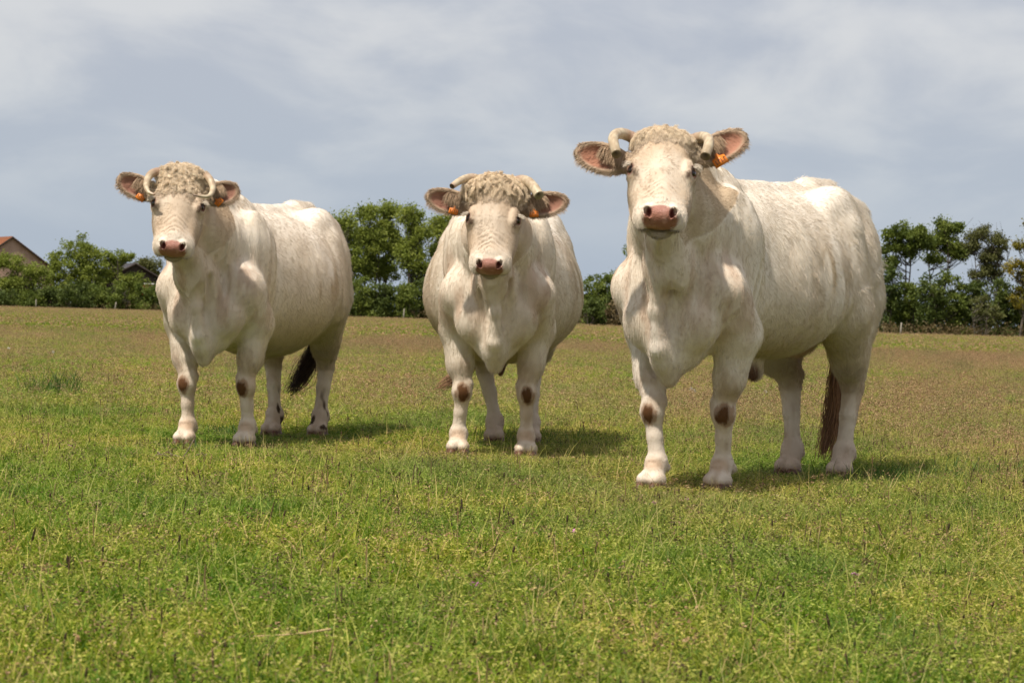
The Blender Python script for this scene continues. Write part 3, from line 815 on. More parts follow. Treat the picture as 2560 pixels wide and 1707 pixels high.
        tv = np.concatenate([np.repeat(tt, 18), [0, 1]])
        nz = vnoise(Vh, 60, 5, 3)
        Ch = np.outer(np.ones(len(Vh)), hd.get('col0', (0.36, 0.235, 0.165)))
        Ch = mixc(Ch, (0.58, 0.49, 0.33), sstep(0.25, 0.55, tv) * (0.75 + 0.25 * nz))
        Ch = mixc(Ch, (0.33, 0.22, 0.13), sstep(0.45, 0.65, nz) * 0.65)
        Ch = mixc(Ch, (0.30, 0.19, 0.12), (np.sin(tv * 55 + nz * 5) > 0.75) * 0.45 * (tv < 0.8))
        Ch = mixc(Ch, hd.get('tip', (0.10, 0.06, 0.035)), sstep(hd.get('tip_at', 0.85), 1.0, tv))
        if hd.get('hollow'):
            Ch[-1] = (0.03, 0.016, 0.01)
        set_color(o.data, 'Coat', Ch)
    # eyes
    for q in (-1, 1):
        c0e = H(0.210, q * 0.1165, -0.047)
        i, j = np.meshgrid(np.linspace(0, math.pi, 13), np.arange(20) / 20 * 2 * math.pi, indexing='ij')
        Ve = c0e + 0.0245 * np.stack([np.sin(i) * np.cos(j), np.sin(i) * np.sin(j), np.cos(i)], -1).reshape(-1, 3)
        ii, jj = np.meshgrid(np.arange(12), np.arange(20), indexing='ij'); ii = ii.ravel(); jj = jj.ravel(); kk = (jj + 1) % 20
        mesh_np('eye', Ve * s, np.stack([ii * 20 + jj, (ii + 1) * 20 + jj, (ii + 1) * 20 + kk, ii * 20 + kk], 1), CM['eye'], root)
    # ear tags
    for key, ta_, ty_, roll_ in p['tags']:
        b0, e, wv, tn, ln = ears[key]
        c_ = H(ta_, ty_, -0.09); c_ = c_ - tn * ((c_ - b0) @ tn) + tn * 0.026
        ya = e * math.cos(roll_) + wv * math.sin(roll_); za = np.cross(tn, ya)
        if za[2] < 0: za = -za
        sz_ = p.get('tag', 1.0)
        out = [(-0.032, -0.026), (0.032, -0.026), (0.030, 0.012), (0.010, 0.016), (0.005, 0.030), (-0.005, 0.030), (-0.010, 0.016), (-0.030, 0.012)]
        out = [(a_ * sz_, b_ * sz_) for a_, b_ in out]
        k = len(out); th = 0.0015
        Vt = [c_ + ya * a_ + za * b_ + tn * (th if top else -th) for top in (1, 0) for a_, b_ in out]
        Vt = np.array(Vt)
        fq = np.array([(i, (i + 1) % k, (i + 1) % k + k, i + k) for i in range(k)])
        faces = [fq[:, ::-1], np.array([list(range(k))]), np.array([list(range(2 * k - 1, k - 1, -1))])]
        tg_ = mesh_np('ear_tag', Vt * s, faces, CM['tag'], root, smooth=False)
        bars = []; bf = []
        for i in range(4):                           # worn, unreadable number strokes
            for (cx, cy, wx, wy) in ((-0.0195 + i * 0.0130, -0.006, 0.0016, 0.010), (-0.0160 + i * 0.0130, -0.006 + (0.007 if i % 2 else -0.006), 0.0036, 0.0016)):
                b_ = len(bars) * 1
                for sx, sy in ((-1, -1), (1, -1), (1, 1), (-1, 1)):
                    bars.append(c_ + ya * (cx + sx * wx) * sz_ + za * (cy + sy * wy) * sz_ + tn * (th + 0.0006))
                bf.append([b_, b_ + 1, b_ + 2, b_ + 3])
        mesh_np('print', np.array(bars) * s, np.array(bf), CM['print'], tg_, smooth=False)
    # hooves
    for key in ('fl', 'fr', 'hl', 'hr'):
        fx, fy = p[key]
        o = bpy.data.objects.new('hoof', HOOF); COL.objects.link(o); o.parent = root
        o.location = (fx * s, fy * s, 0.0); o.scale = (s, s, s)
        o.rotation_euler = (0, 0, p.get(key + '_turn', 0.0))
    return root
def to_cow(pt, origin, heading, s):
    d = Vector(pt) - Vector(origin)
    c, sn = math.cos(-heading), math.sin(-heading)
    return ((d.x * c - d.y * sn) / s, (d.x * sn + d.y * c) / s, d.z / s)
def head_dir(pt, heading, turn=0.0):
    """Direction, in the cow's frame, from the head to the camera, turned by some degrees."""
    return math.atan2(-pt[1], -pt[0]) - heading + R(turn)

# right-hand cow
o3 = ground(1716, 1238); hd3 = math.atan2(-1.25, -0.675); s3 = 1.03
pt = Vector((0.627, 10.779, 1.599))
pR = dict(seed=5, girth=0.84, lift=0.11, shoulder=0.170, head=to_cow(pt, o3, hd3, s3), head_dir=head_dir(pt, hd3, 1.2), pitch=44, roll=-1.5,
          fl=(-0.10, 0.115), fr=(0.09, -0.115), hl=(-1.45, 0.165), hr=(-1.44, -0.10), ear_in=(0.42, 0.19, 0.12),
          tail=[(-1.58, 0, 1.40), (-1.72, 0.0, 1.30), (-1.76, 0.0, 1.05), (-1.72, -0.02, 0.72)],
          switch=[(-1.72, 0.0, 0.78), (-1.71, 0.02, 0.55), (-1.70, 0.02, 0.32), (-1.68, -0.02, 0.10)], switch_col=(0.32, 0.17, 0.09), switch_w=0.012, switch_n=420,
          ear_l=(-28, 12, 0.27, 0.06), ear_r=(-5, 10, 0.25, 0.10), ear_face=0.6,
          horn_l=dict(path=[(0.03, 0.06, -0.07), (-0.01, 0.125, -0.05), (0.005, 0.170, -0.02), (0.07, 0.190, 0.010), (0.175, 0.174, 0.018)], r=(0.026, 0.0205), hollow=True, tip=(0.30, 0.22, 0.13)),
          horn_r=dict(path=[(0.03, 0.06, -0.07), (-0.01, 0.135, -0.05), (0.015, 0.185, -0.015), (0.083, 0.208, 0.010), (0.19, 0.190, 0.018)], r=(0.026, 0.0205), hollow=True, tip=(0.30, 0.22, 0.13)),
          tags=[('ear_l', 0.06, 0.241, -0.1)], navel=(-0.72, 0.0, 0.555), cling=0.2, fluff=1.0, lock_len=0.034, lock_to=0.035, curl=0.2, knee_mark=0.2)
if 1: cow('tallest white cow at right, blunt downturned horns and one orange tag', o3, hd3, s3, pR)
# left-hand cow
o1 = ground(538, 1124); hd1 = math.atan2(-1.25, -0.285); s1 = 0.985
pt = Vector((-1.771, 13.266, 1.521))
pL = dict(seed=11, girth=0.93, lift=0.03, head=to_cow(pt, o1, hd1, s1), head_dir=head_dir(pt, hd1, -3.3), pitch=59.4, roll=-3.6,
          fl=(-0.03, 0.17), fr=(0.05, -0.155), hl=(-1.40, 0.17), hr=(-1.32, -0.10), dung=True,
          tail=[(-1.58, 0, 1.40), (-1.72, 0.0, 1.30), (-1.76, 0.0, 1.05), (-1.72, 0.04, 0.72)],
          switch=[(-1.72, 0.04, 0.80), (-1.69, 0.05, 0.60), (-1.66, 0.0, 0.42), (-1.60, -0.08, 0.28)], switch_col=(0.06, 0.035, 0.022), switch_w=0.026, switch_n=380,
          ear_l=(-13, 12, 0.205, 0.105), ear_r=(-14, 12, 0.235, 0.12), ear_face=0.45,
          horn_l=dict(path=[(0.02, 0.08, -0.06), (0.012, 0.115, -0.045), (0.046, 0.150, -0.015), (0.122, 0.176, 0.01), (0.19, 0.158, 0.035), (0.208, 0.082, 0.06)], r=(0.026, 0.004), pow=1.7, tip=(0.16, 0.10, 0.07)),
          horn_r=dict(path=[(0.02, 0.08, -0.06), (0.012, 0.125, -0.045), (0.051, 0.165, -0.02), (0.13, 0.177, 0.01), (0.196, 0.161, 0.035), (0.221, 0.122, 0.05)], r=(0.026, 0.005), pow=1.7, tip=(0.35, 0.22, 0.14)),
          tags=[('ear_l', 0.136, 0.208, -0.6), ('ear_r', 0.152, -0.206, 0.3)], tag=0.75, lock_len=0.034, lock_to=0.14, curl=0.35, whorl=True, tone=0.03)
if 1: cow('left white cow with curly crown and curved pointed horns', o1, hd1, s1, pL)
# middle cow
o2 = ground(1234, 1149); hd2 = math.atan2(-1.35, -0.04); s2 = 1.0
pt = Vector((-0.107, 13.044, 1.491))
pM = dict(seed=23, girth=1.0, lift=0.03, poll=0.140, head=to_cow(pt, o2, hd2, s2), head_dir=head_dir(pt, hd2, -3.7), pitch=63.9, roll=-1.3,
          fl=(0.02, 0.175), fr=(0.0, -0.195), hl=(-1.40, 0.17), hr=(-1.40, -0.05),
          tail=[(-1.58, 0, 1.40), (-1.72, 0.0, 1.30), (-1.76, -0.04, 1.05), (-1.74, -0.10, 0.72)],
          switch=[(-1.74, -0.10, 0.80), (-1.70, -0.12, 0.62), (-1.66, -0.24, 0.44), (-1.60, -0.40, 0.34)], switch_col=(0.30, 0.17, 0.09), switch_w=0.03, switch_n=260,
          ear_l=(-6, 14, 0.27, 0.105), ear_r=(-6, 14, 0.25, 0.11), ear_face=0.4,
          horn_l=dict(path=[(0.01, 0.06, -0.07), (-0.025, 0.115, -0.045), (-0.004, 0.163, -0.01), (0.048, 0.203, 0.02), (0.108, 0.235, 0.045)], r=(0.028, 0.026), hollow=True, tip=(0.5, 0.42, 0.28)),
          horn_r=dict(path=[(0.01, 0.06, -0.07), (-0.025, 0.112, -0.045), (-0.006, 0.157, -0.015), (0.034, 0.194, 0.017), (0.075, 0.222, 0.04)], r=(0.028, 0.015), hollow=True, tip=(0.35, 0.22, 0.15)),
          tags=[('ear_l', 0.139, 0.207, 0.1), ('ear_r', 0.145, -0.214, 0.0)], tag=0.78, lock_len=0.065, lock_to=0.06, curl=0.2, clumps=1300, locks=34000, cling=0.25, tone=0.08, lock_col=(0.79, 0.63, 0.44))
if 1: cow('middle white cow facing straight ahead, shaggy fringe and sawn horns', o2, hd2, s2, pM)

FEET = []
for o_, h_, s_, p_ in ((o3, hd3, s3, pR), (o1, hd1, s1, pL), (o2, hd2, s2, pM)):
    for k_ in ('fl', 'fr', 'hl', 'hr'):
        x_, y_ = p_[k_][0] * s_, p_[k_][1] * s_
        FEET.append((o_.x + x_ * math.cos(h_) - y_ * math.sin(h_), o_.y + x_ * math.sin(h_) + y_ * math.cos(h_)))
FEET = np.array(FEET)
# ------------------------------------------------------------------ ground
def noise_mix(nt, vec, scale, detail=3, lo=0.4, hi=0.6, rough=0.5):
    n = nt.nodes.new('ShaderNodeTexNoise'); n.inputs['Scale'].default_value = scale
    n.inputs['Detail'].default_value = detail; n.inputs['Roughness'].default_value = rough
    nt.links.new(vec, n.inputs['Vector'])
    m = nt.nodes.new('ShaderNodeMapRange'); m.inputs[1].default_value = lo; m.inputs[2].default_value = hi
    nt.links.new(n.outputs['Fac'], m.inputs[0])
    return m.outputs[0]
def mixrgb(nt, fac, a, b, mode='MIX'):
    m = nt.nodes.new('ShaderNodeMix'); m.data_type = 'RGBA'; m.blend_type = mode; m.clamp_factor = True
    for sock, v in ((0, fac), (6, a), (7, b)):
        if isinstance(v, (int, float)): m.inputs[sock].default_value = v
        elif isinstance(v, tuple): m.inputs[sock].default_value = (*v, 1)
        else: nt.links.new(v, m.inputs[sock])
    return m.outputs[2]
def field_tint(nt):
    """Large patches of the pasture, the same for soil and blades: 0 green .. 1 rusty seed heads."""
    g = nt.nodes.new('ShaderNodeNewGeometry')
    mp = nt.nodes.new('ShaderNodeMapping'); mp.inputs['Scale'].default_value = (1.0, 0.55, 0.0)
    nt.links.new(g.outputs['Position'], mp.inputs[0])
    a = noise_mix(nt, mp.outputs[0], 0.13, 6, 0.44, 0.60, 0.6)
    sep = nt.nodes.new('ShaderNodeSeparateXYZ'); nt.links.new(g.outputs['Position'], sep.inputs[0])
    far = nt.nodes.new('ShaderNodeMapRange'); far.inputs[1].default_value = 17; far.inputs[2].default_value = 60
    nt.links.new(sep.outputs['Y'], far.inputs[0])
    m = nt.nodes.new('ShaderNodeMath'); m.operation = 'MULTIPLY_ADD'; m.use_clamp = True
    m.inputs[1].default_value = 0.95
    nt.links.new(a, m.inputs[0])
    k = nt.nodes.new('ShaderNodeMath'); k.operation = 'MULTIPLY'; k.inputs[1].default_value = 0.05
    nt.links.new(far.outputs[0], k.inputs[0]); nt.links.new(k.outputs[0], m.inputs[2])
    return m.outputs[0], mp.outputs[0], far.outputs[0]

gm, nt, b = principled('pasture_soil', 0.95, 0.1)
rust, pos, far_ = field_tint(nt)
c = mixrgb(nt, noise_mix(nt, pos, 2.2, 6, 0.38, 0.62), (0.055, 0.068, 0.018), (0.13, 0.125, 0.035))
c = mixrgb(nt, noise_mix(nt, pos, 0.35, 4, 0.4, 0.65), c, (0.10, 0.13, 0.025))
c = mixrgb(nt, rust, c, (0.25, 0.185, 0.09))
nt.links.new(c, b.inputs['Base Color'])
# gently uneven ground, one sheet out to the horizon
def ground_sheet():
    ys = np.concatenate([np.arange(-6, 30, 0.5), np.geomspace(30, 5200, 90)])
    xs = np.concatenate([-np.geomspace(5200, 12, 50), np.arange(-11.5, 12, 0.5), np.geomspace(12, 5200, 50)])
    X, Y = np.meshgrid(xs, ys)
    P = np.stack([X.ravel(), Y.ravel(), np.zeros(X.size)], 1)
    return P, xs, ys
P, xs, ys = ground_sheet()
nx, ny = len(xs), len(ys)
jj, ii = np.meshgrid(np.arange(ny - 1), np.arange(nx - 1), indexing='ij'); ii = ii.ravel(); jj = jj.ravel()
go = mesh_np('ground', P, np.stack([jj * nx + ii, jj * nx + ii + 1, (jj + 1) * nx + ii + 1, (jj + 1) * nx + ii], 1), gm)
go['kind'] = 'structure'

# ------------------------------------------------------------------ grass
rg = np.random.default_rng(99)
def leaf_material(name, cols, rust_amt=0.5, rough=0.6, transl=0.35, vary=True):
    """Blade colour: mesh attribute picks the hue, the field tint shifts it."""
    m = bpy.data.materials.new(name); m.use_nodes = True; nt = m.node_tree
    b = nt.nodes['Principled BSDF']; b.inputs['Roughness'].default_value = rough; b.inputs['Specular IOR Level'].default_value = 0.25
    a = nt.nodes.new('ShaderNodeAttribute'); a.attribute_name = 'Tint'
    sp = nt.nodes.new('ShaderNodeSeparateColor'); nt.links.new(a.outputs['Color'], sp.inputs[0])
    rust, pos, far_ = field_tint(nt)
    r = nt.nodes.new('ShaderNodeValToRGB'); nt.links.new(sp.outputs[0], r.inputs[0])
    e = r.color_ramp.elements
    while len(e) < len(cols): e.new(0.5)
    for i, (p_, c_) in enumerate(cols): e[i].position = p_; e[i].color = (*c_, 1)
    col = r.outputs[0]
    g_ = noise_mix(nt, pos, 0.9, 3, 0.35, 0.65)
    col = mixrgb(nt, g_, mixrgb(nt, 1.0, col, (0.62, 0.84, 0.55), 'MULTIPLY'), mixrgb(nt, 1.0, col, (1.25, 1.12, 1.0), 'MULTIPLY'))
    k = nt.nodes.new('ShaderNodeMath'); k.operation = 'MULTIPLY'; k.inputs[1].default_value = rust_amt
    k2 = nt.nodes.new('ShaderNodeMath'); k2.operation = 'MULTIPLY'
    nt.links.new(rust, k.inputs[0]); nt.links.new(k.outputs[0], k2.inputs[0]); nt.links.new(sp.outputs[1], k2.inputs[1])
    col = mixrgb(nt, k2.outputs[0], col, (0.38, 0.25, 0.145))
    nt.links.new(col, b.inputs['Base Color'])
    t = nt.nodes.new('ShaderNodeBsdfTranslucent'); nt.links.new(col, t.inputs['Color'])
    ms = nt.nodes.new('ShaderNodeMixShader'); ms.inputs[0].default_value = transl
    nt.links.new(b.outputs[0], ms.inputs[1]); nt.links.new(t.outputs[0], ms.inputs[2])
    nt.links.new(ms.outputs[0], nt.nodes['Material Output'].inputs['Surface'])
    return m
GRASS = leaf_material('grass_blades', [(0.0, (0.070, 0.145, 0.010)), (0.30, (0.165, 0.250, 0.014)), (0.55, (0.290, 0.335, 0.026)), (0.78, (0.58, 0.53, 0.15)), (1.0, (0.60, 0.43, 0.24))], 0.62)
STUB = leaf_material('seed_heads', [(0.0, (0.030, 0.018, 0.012)), (0.4, (0.085, 0.050, 0.030)), (0.7, (0.27, 0.155, 0.09)), (1.0, (0.54, 0.38, 0.25))], 0.2, 0.8, 0.1)

def blades(n, size, h0, h1, w0, w1, seg=2, lean=0.5, tint=(0.1, 0.7), patch=None):
    """Curved grass blades: returns verts, quads, tint."""
    root = np.stack([(rg.random(n) - 0.5) * size, (rg.random(n) - 0.5) * size, np.zeros(n)], 1)
    if patch is not None: root[:, :2] = patch(n)
    az = rg.random(n) * 6.283; h = h0 + (h1 - h0) * rg.random(n) ** 1.4; w = w0 + (w1 - w0) * rg.random(n)
    ln = lean * (0.25 + rg.random(n)) * h
    d = np.stack([np.cos(az), np.sin(az), np.zeros(n)], 1)
    fa = az + 1.57 + rg.normal(0, 0.7, n)
    sd = np.stack([np.cos(fa), np.sin(fa), np.zeros(n)], 1)
    V = []
    for k in range(seg + 1):
        t = k / seg
        c = root + d * (ln * t ** 1.8)[:, None] + np.array([0, 0, 1.0]) * (h * (t - 0.22 * t * t * lean))[:, None]
        ww = w * (1 - t ** 1.6) * 0.5 + w * 0.04
        V += [c - sd * ww[:, None], c + sd * ww[:, None]]
    V = np.stack(V, 1)                               # n, 2(seg+1), 3
    m = 2 * (seg + 1)
    q = np.array([(2 * k, 2 * k + 1, 2 * k + 3, 2 * k + 2) for k in range(seg)])
    Q = (np.arange(n)[:, None, None] * m + q[None]).reshape(-1, 4)
    T = np.clip(tint[0] + (tint[1] - tint[0]) * rg.random(n) + rg.normal(0, 0.05, n), 0, 1)
    return V.reshape(-1, 3), Q, np.repeat(T, m)
def specks(n, size, z0, z1, r0, r1, tint):
    """Small leaflets and florets: tiny tilted quads in loose clusters."""
    nc = max(1, n // 16)
    cc = np.stack([(rg.random(nc) - 0.5) * size, (rg.random(nc) - 0.5) * size, z0 + (z1 - z0) * rg.random(nc)], 1)
    c = cc[rg.integers(0, nc, n)] + rg.normal(0, 1, (n, 3)) * [0.013, 0.013, 0.008]
    u = rg.normal(0, 1, (n, 3)); u[:, 2] *= 0.4; u /= np.linalg.norm(u, axis=1)[:, None]
    w = np.cross(u, rg.normal(0, 1, (n, 3))); w /= np.linalg.norm(w, axis=1)[:, None]
    r = (r0 + (r1 - r0) * rg.random(n))[:, None]
    V = np.stack([c - u * r, c - w * r * 0.38, c + u * r, c + w * r * 0.38], 1)
    Q = (np.arange(n)[:, None] * 4 + np.arange(4)[None])
    T = np.repeat(np.clip(tint[0] + (tint[1] - tint[0]) * rg.random(n), 0, 1), 4)
    return V.reshape(-1, 3), Q, T
def spikes(n, size, h0, h1, headlen, headr, tint):
    """Thin stalks that end in a slim seed head."""
    Vs, Qs, Ts, off = [], [], [], 0
    for i in range(n):
        b0 = np.array([(rg.random() - 0.5) * size, (rg.random() - 0.5) * size, 0]); h = h0 + (h1 - h0) * rg.random()
        az = rg.random() * 6.28; ln = rg.random() * 0.3 * h
        tip = b0 + [math.cos(az) * ln, math.sin(az) * ln, h]
        hl = headlen * (0.6 + 0.8 * rg.random()); dr = (tip - b0) / np.linalg.norm(tip - b0)
        st = tip - dr * hl
        hr = headr * (0.7 + 0.6 * rg.random())
        pts = [(b0, 0.0010), ((b0 + st) / 2 + rg.normal(0, 0.004, 3), 0.0009), (st, 0.0009), (st + dr * hl * 0.15, hr), (st + dr * hl * 0.75, hr * 0.85), (tip, 0.0006)]
        a = np.arange(4) / 4 * 6.283
        u = np.cross(dr, [1, 0, 0.1]); u /= np.linalg.norm(u); w = np.cross(dr, u)
        V = np.concatenate([p_ + r_ * (np.cos(a)[:, None] * u + np.sin(a)[:, None] * w) for p_, r_ in pts])
        q = [(k * 4 + j, k * 4 + (j + 1) % 4, k * 4 + 4 + (j + 1) % 4, k * 4 + 4 + j) for k in range(5) for j in range(4)]
        tt = tint[0] + (tint[1] - tint[0]) * rg.random()
        Vs.append(V); Qs.append(np.array(q) + off); Ts.append(np.concatenate([np.full(12, 0.85), np.full(12, tt)])); off += len(V)
    return np.concatenate(Vs), np.concatenate(Qs), np.concatenate(Ts)
def join(parts):
    V, Q, T, off = [], [], [], 0
    for v, q, t in parts: V.append(v); Q.append(q + off); T.append(t); off += len(v)
    return np.concatenate(V), np.concatenate(Q), np.concatenate(T)
PATCHES = bpy.data.collections.new('grass_patches')
def patch_obj(name, green, brown, rusty):
    V, Q, T = join(green)
    nq = len(Q)
    V2, Q2, T2 = join(brown)
    o = mesh_np(name, np.concatenate([V, V2]), np.concatenate([Q, Q2 + len(V)]), GRASS, smooth=False, link=False)
    o.data.materials.append(STUB)
    mi = np.zeros(len(Q) + len(Q2), np.int32); mi[nq:] = 1
    o.data.polygons.foreach_set('material_index', mi)
    T = np.concatenate([T, T2])
    set_color(o.data, 'Tint', np.stack([T, np.clip(rusty + rg.normal(0, 0.2, len(T)), 0, 1), np.zeros(len(T))], 1))
    return o
def make_set(prefix, kinds):
    c = bpy.data.collections.new(prefix)
    for k, (g_, b_, r_) in enumerate(kinds):
        c.objects.link(patch_obj('%s_%02d' % (prefix, k), g_, b_, r_))
    return c
S1 = 0.5
near = make_set('near_sward', [(
    [blades(1700, S1 * 1.15, 0.022, 0.068, 0.0022, 0.0048, 2, 0.9, (0.10, 0.72)),
     blades(int(260 + 200 * rg.random()), S1 * 1.15, 0.05, 0.12, 0.0025, 0.005, 3, 0.8, (0.0, 0.62)),
     blades(70, S1, 0.05, 0.15, 0.002, 0.004, 3, 1.0, (0.75, 1.0)),
     blades(int(rg.integers(10, 44)), S1, 0.04, 0.11, 0.008, 0.018, 3, 1.2, (0.0, 0.45)),
     blades(int(rg.integers(0, 260)), S1, 0.06, 0.14, 0.003, 0.0055, 3, 0.8, (0.0, 0.36), patch=(lambda cx_, cy_: (lambda m: np.stack([rg.normal(cx_, 0.05, m), rg.normal(cy_, 0.05, m)], 1)))(rg.uniform(-.15, .15), rg.uniform(-.15, .15))),
     blades(26, S1, 0.10, 0.22, 0.0018, 0.003, 3, 0.5, (0.55, 1.0)),
     specks(2600, S1 * 1.1, 0.028, 0.072, 0.003, 0.0075, (0.40, 0.86)),
     specks(700, S1 * 1.1, 0.02, 0.06, 0.005, 0.011, (0.0, 0.4))],
    [spikes(int(rg.integers(1, 5)), S1, 0.06, 0.15, 0.016, 0.0028, (0.0, 0.5)), spikes(1, S1, 0.09, 0.20, 0.04, 0.0020, (0.25, 0.8)), specks(300, S1, 0.04, 0.12, 0.003, 0.006, (0.1, 0.95)), specks(int(rg.integers(40, 300)), S1, 0.01, 0.06, 0.004, 0.010, (0.3, 0.9))],
    0.55) for k in range(12)])
S2 = 1.0
mid = make_set('middle_sward', [(
    [blades(2600, S2 * 1.15, 0.035, 0.10, 0.004, 0.009, 1, 0.9, (0.05, 0.62)),
     blades(420, S2 * 1.15, 0.08, 0.19, 0.003, 0.006, 2, 0.8, (0.0, 0.6)),
     blades(90, S2, 0.08, 0.20, 0.003, 0.005, 2, 0.6, (0.8, 1.0)),
     specks(2600, S2 * 1.1, 0.04, 0.10, 0.005, 0.012, (0.35, 0.86))],
    [spikes(4, S2, 0.08, 0.20, 0.03, 0.003, (0.2, 0.9)), specks(900, S2, 0.08, 0.22, 0.003, 0.007, (0.5, 1.0))],
    0.75) for k in range(8)])
S3 = 3.0
far = make_set('far_sward', [(
    [blades(2600, S3 * 1.1, 0.06, 0.16, 0.014, 0.03, 1, 0.7, (0.05, 0.68)),
     specks(2200, S3 * 1.1, 0.05, 0.16, 0.012, 0.03, (0.2, 0.84))],
    [specks(500, S3, 0.12, 0.26, 0.012, 0.024, (0.75, 1.0))],
    0.9) for k in range(5)])

def scatter(name, coll, pts, rots, scl):
    """One object of ground cover: a patch mesh instanced on every point."""
    me = bpy.data.meshes.new(name)
    me.vertices.add(len(pts)); me.vertices.foreach_set('co', np.asarray(pts, np.float32).ravel())
    a = me.attributes.new('rz', 'FLOAT', 'POINT'); a.data.foreach_set('value', np.asarray(rots, np.float32))
    a = me.attributes.new('sc', 'FLOAT', 'POINT'); a.data.foreach_set('value', np.asarray(scl, np.float32))
    a = me.attributes.new('pick', 'INT', 'POINT'); a.data.foreach_set('value', rg.integers(0, len(coll.objects), len(pts)).astype(np.int32))
    o = bpy.data.objects.new(name, me); COL.objects.link(o)
    ng = bpy.data.node_groups.new(name + '_scatter', 'GeometryNodeTree')
    ng.interface.new_socket('Geometry', in_out='INPUT', socket_type='NodeSocketGeometry')
    ng.interface.new_socket('Geometry', in_out='OUTPUT', socket_type='NodeSocketGeometry')
    N, L = ng.nodes, ng.links
    gi = N.new('NodeGroupInput'); gout = N.new('NodeGroupOutput')
    ci = N.new('GeometryNodeCollectionInfo'); ci.inputs['Collection'].default_value = coll
    ci.inputs['Separate Children'].default_value = True; ci.inputs['Reset Children'].default_value = True
    ip = N.new('GeometryNodeInstanceOnPoints'); ip.inputs['Pick Instance'].default_value = True
    def attr(nm, ty):
        n = N.new('GeometryNodeInputNamedAttribute'); n.data_type = ty; n.inputs['Name'].default_value = nm
        return n.outputs['Attribute']
    cx = N.new('ShaderNodeCombineXYZ'); L.new(attr('rz', 'FLOAT'), cx.inputs['Z'])
    cs = N.new('ShaderNodeCombineXYZ'); L.new(attr('sc', 'FLOAT'), cs.inputs['Z'])
    for k in ('X', 'Y'): cs.inputs[k].default_value = 1.05
    e2r = N.new('FunctionNodeEulerToRotation'); L.new(cx.outputs[0], e2r.inputs[0])
    L.new(gi.outputs[0], ip.inputs['Points']); L.new(ci.outputs[0], ip.inputs['Instance'])
    L.new(e2r.outputs[0], ip.inputs['Rotation']); L.new(cs.outputs[0], ip.inputs['Scale'])
    L.new(attr('pick', 'INT'), ip.inputs['Instance Index'])
    L.new(ip.outputs[0], gout.inputs[0])
    md = o.modifiers.new('scatter', 'NODES'); md.node_group = ng
    return o
def wedge(y0, y1, step, margin):
    pts = []
    y = y0
    while y < y1:
        w = y * 0.2105 + margin
        xs_ = np.arange(-w, w, step)
        pts.append(np.stack([xs_ + (rg.random(len(xs_)) - 0.5) * step * 0.5, np.full(len(xs_), y) + (rg.random(len(xs_)) - 0.5) * step * 0.5, np.zeros(len(xs_))], 1))
        y += step
    return np.concatenate(pts)
def sward(name, coll, pts, lo, hi):
    sc_ = lo + (hi - lo) * vnoise(pts * [1, 1, 0], 0.45, 8, 2)
    dd = np.full(len(pts), 9.0)
    for k_ in (0.0, -0.3, -0.6): dd = np.minimum(dd, np.sqrt(((pts[:, None, :2] - (FEET + [0.0, k_])[None]) ** 2).sum(2)).min(1))
    sc_ = sc_ * (0.55 + 0.45 * sstep(0.22, 0.6, dd))          # cropped and trodden round the hooves
    return tag(scatter(name, coll, pts, rg.random(len(pts)) * 6.283, sc_), None, None, None, 'stuff')
g1 = sward('grass', near, wedge(4.4, 17.0, S1 * 0.90, 1.6), 0.75, 1.25)
g1['label'] = 'short yellow green pasture grass with small seed heads in the foreground'
g2 = sward('grass', mid, wedge(17.0, 62.0, S2 * 0.90, 3.0), 0.8, 1.3)
g2['label'] = 'pasture grass with rusty seed heads behind the cows'
g3 = sward('grass', far, wedge(62.0, 345.0, S3 * 0.95, 8.0), 0.8, 1.25)
g3['label'] = 'distant rusty pasture grass in front of the hedge'
for g_ in (g1, g2, g3): g_['category'] = 'grass'

# loose stands of fine reddish seed heads
S4 = 0.7
wisp = make_set('wispy_seed_grass', [(
    [blades(130, S4, 0.12, 0.26, 0.0012, 0.0022, 3, 0.45, (0.70, 1.0)), blades(120, S4, 0.06, 0.14, 0.003, 0.005, 2, 0.8, (0.0, 0.6))],
    [specks(2600, S4 * 0.95, 0.08, 0.26, 0.0025, 0.0060, (0.50, 0.95)), spikes(4, S4, 0.14, 0.26, 0.03, 0.0022, (0.3, 0.8))], 0.9) for k in range(4)])
pts = wedge(11.5, 60.0, 0.62, 2.0)
uu = 1280 + pts[:, 0] / pts[:, 1] * F; vv = 787 + 0.0272 * (uu - 1280) + CAM_H * F / pts[:, 1]
w = sstep(0.52, 0.66, vnoise(pts * [0.35, 0.16, 0], 1.0, 77, 3)) * 0.55
for cu, cv, ru, rv, a_ in ((1880, 1060, 190, 75, 0.95), (2380, 1060, 230, 90, 0.9), (2400, 905, 260, 45, 1.0), (1010, 1040, 110, 60, 0.7), (1050, 880, 130, 32, 0.8), (620, 1030, 60, 50, 0.6),
                           (200, 800, 320, 24, 1.0), (1450, 850, 160, 25, 0.8), (560, 1000, 300, 60, 0.3), (2000, 1110, 200, 30, 0.5)):
    w = np.maximum(w, a_ * np.exp(-(((uu - cu) / ru) ** 2 + ((vv - cv) / rv) ** 2)))
dd = np.sqrt(((pts[:, None, :2] - (FEET + [0, -0.3])[None]) ** 2).sum(2)).min(1)
keep = (rg.random(len(pts)) < w) & (dd > 0.5)
pts = pts[keep]
g4 = tag(scatter('seed_grass', wisp, pts, rg.random(len(pts)) * 6.283, 0.7 + 0.6 * rg.random(len(pts))), 'wispy reddish seed heads standing above the turf around and behind the cows', 'grass', None, 'stuff')
# ------------------------------------------------------------------ far vegetation
rt = np.random.default_rng(4242)
def vh(u): return 787.0 + 0.0272 * (u - 1280.0)          # image row of the level horizon
def gx(u, d): return (u - 1280.0) / F * d
def z_at(u, v, d): return CAM_H + (vh(u) - v) / F * d

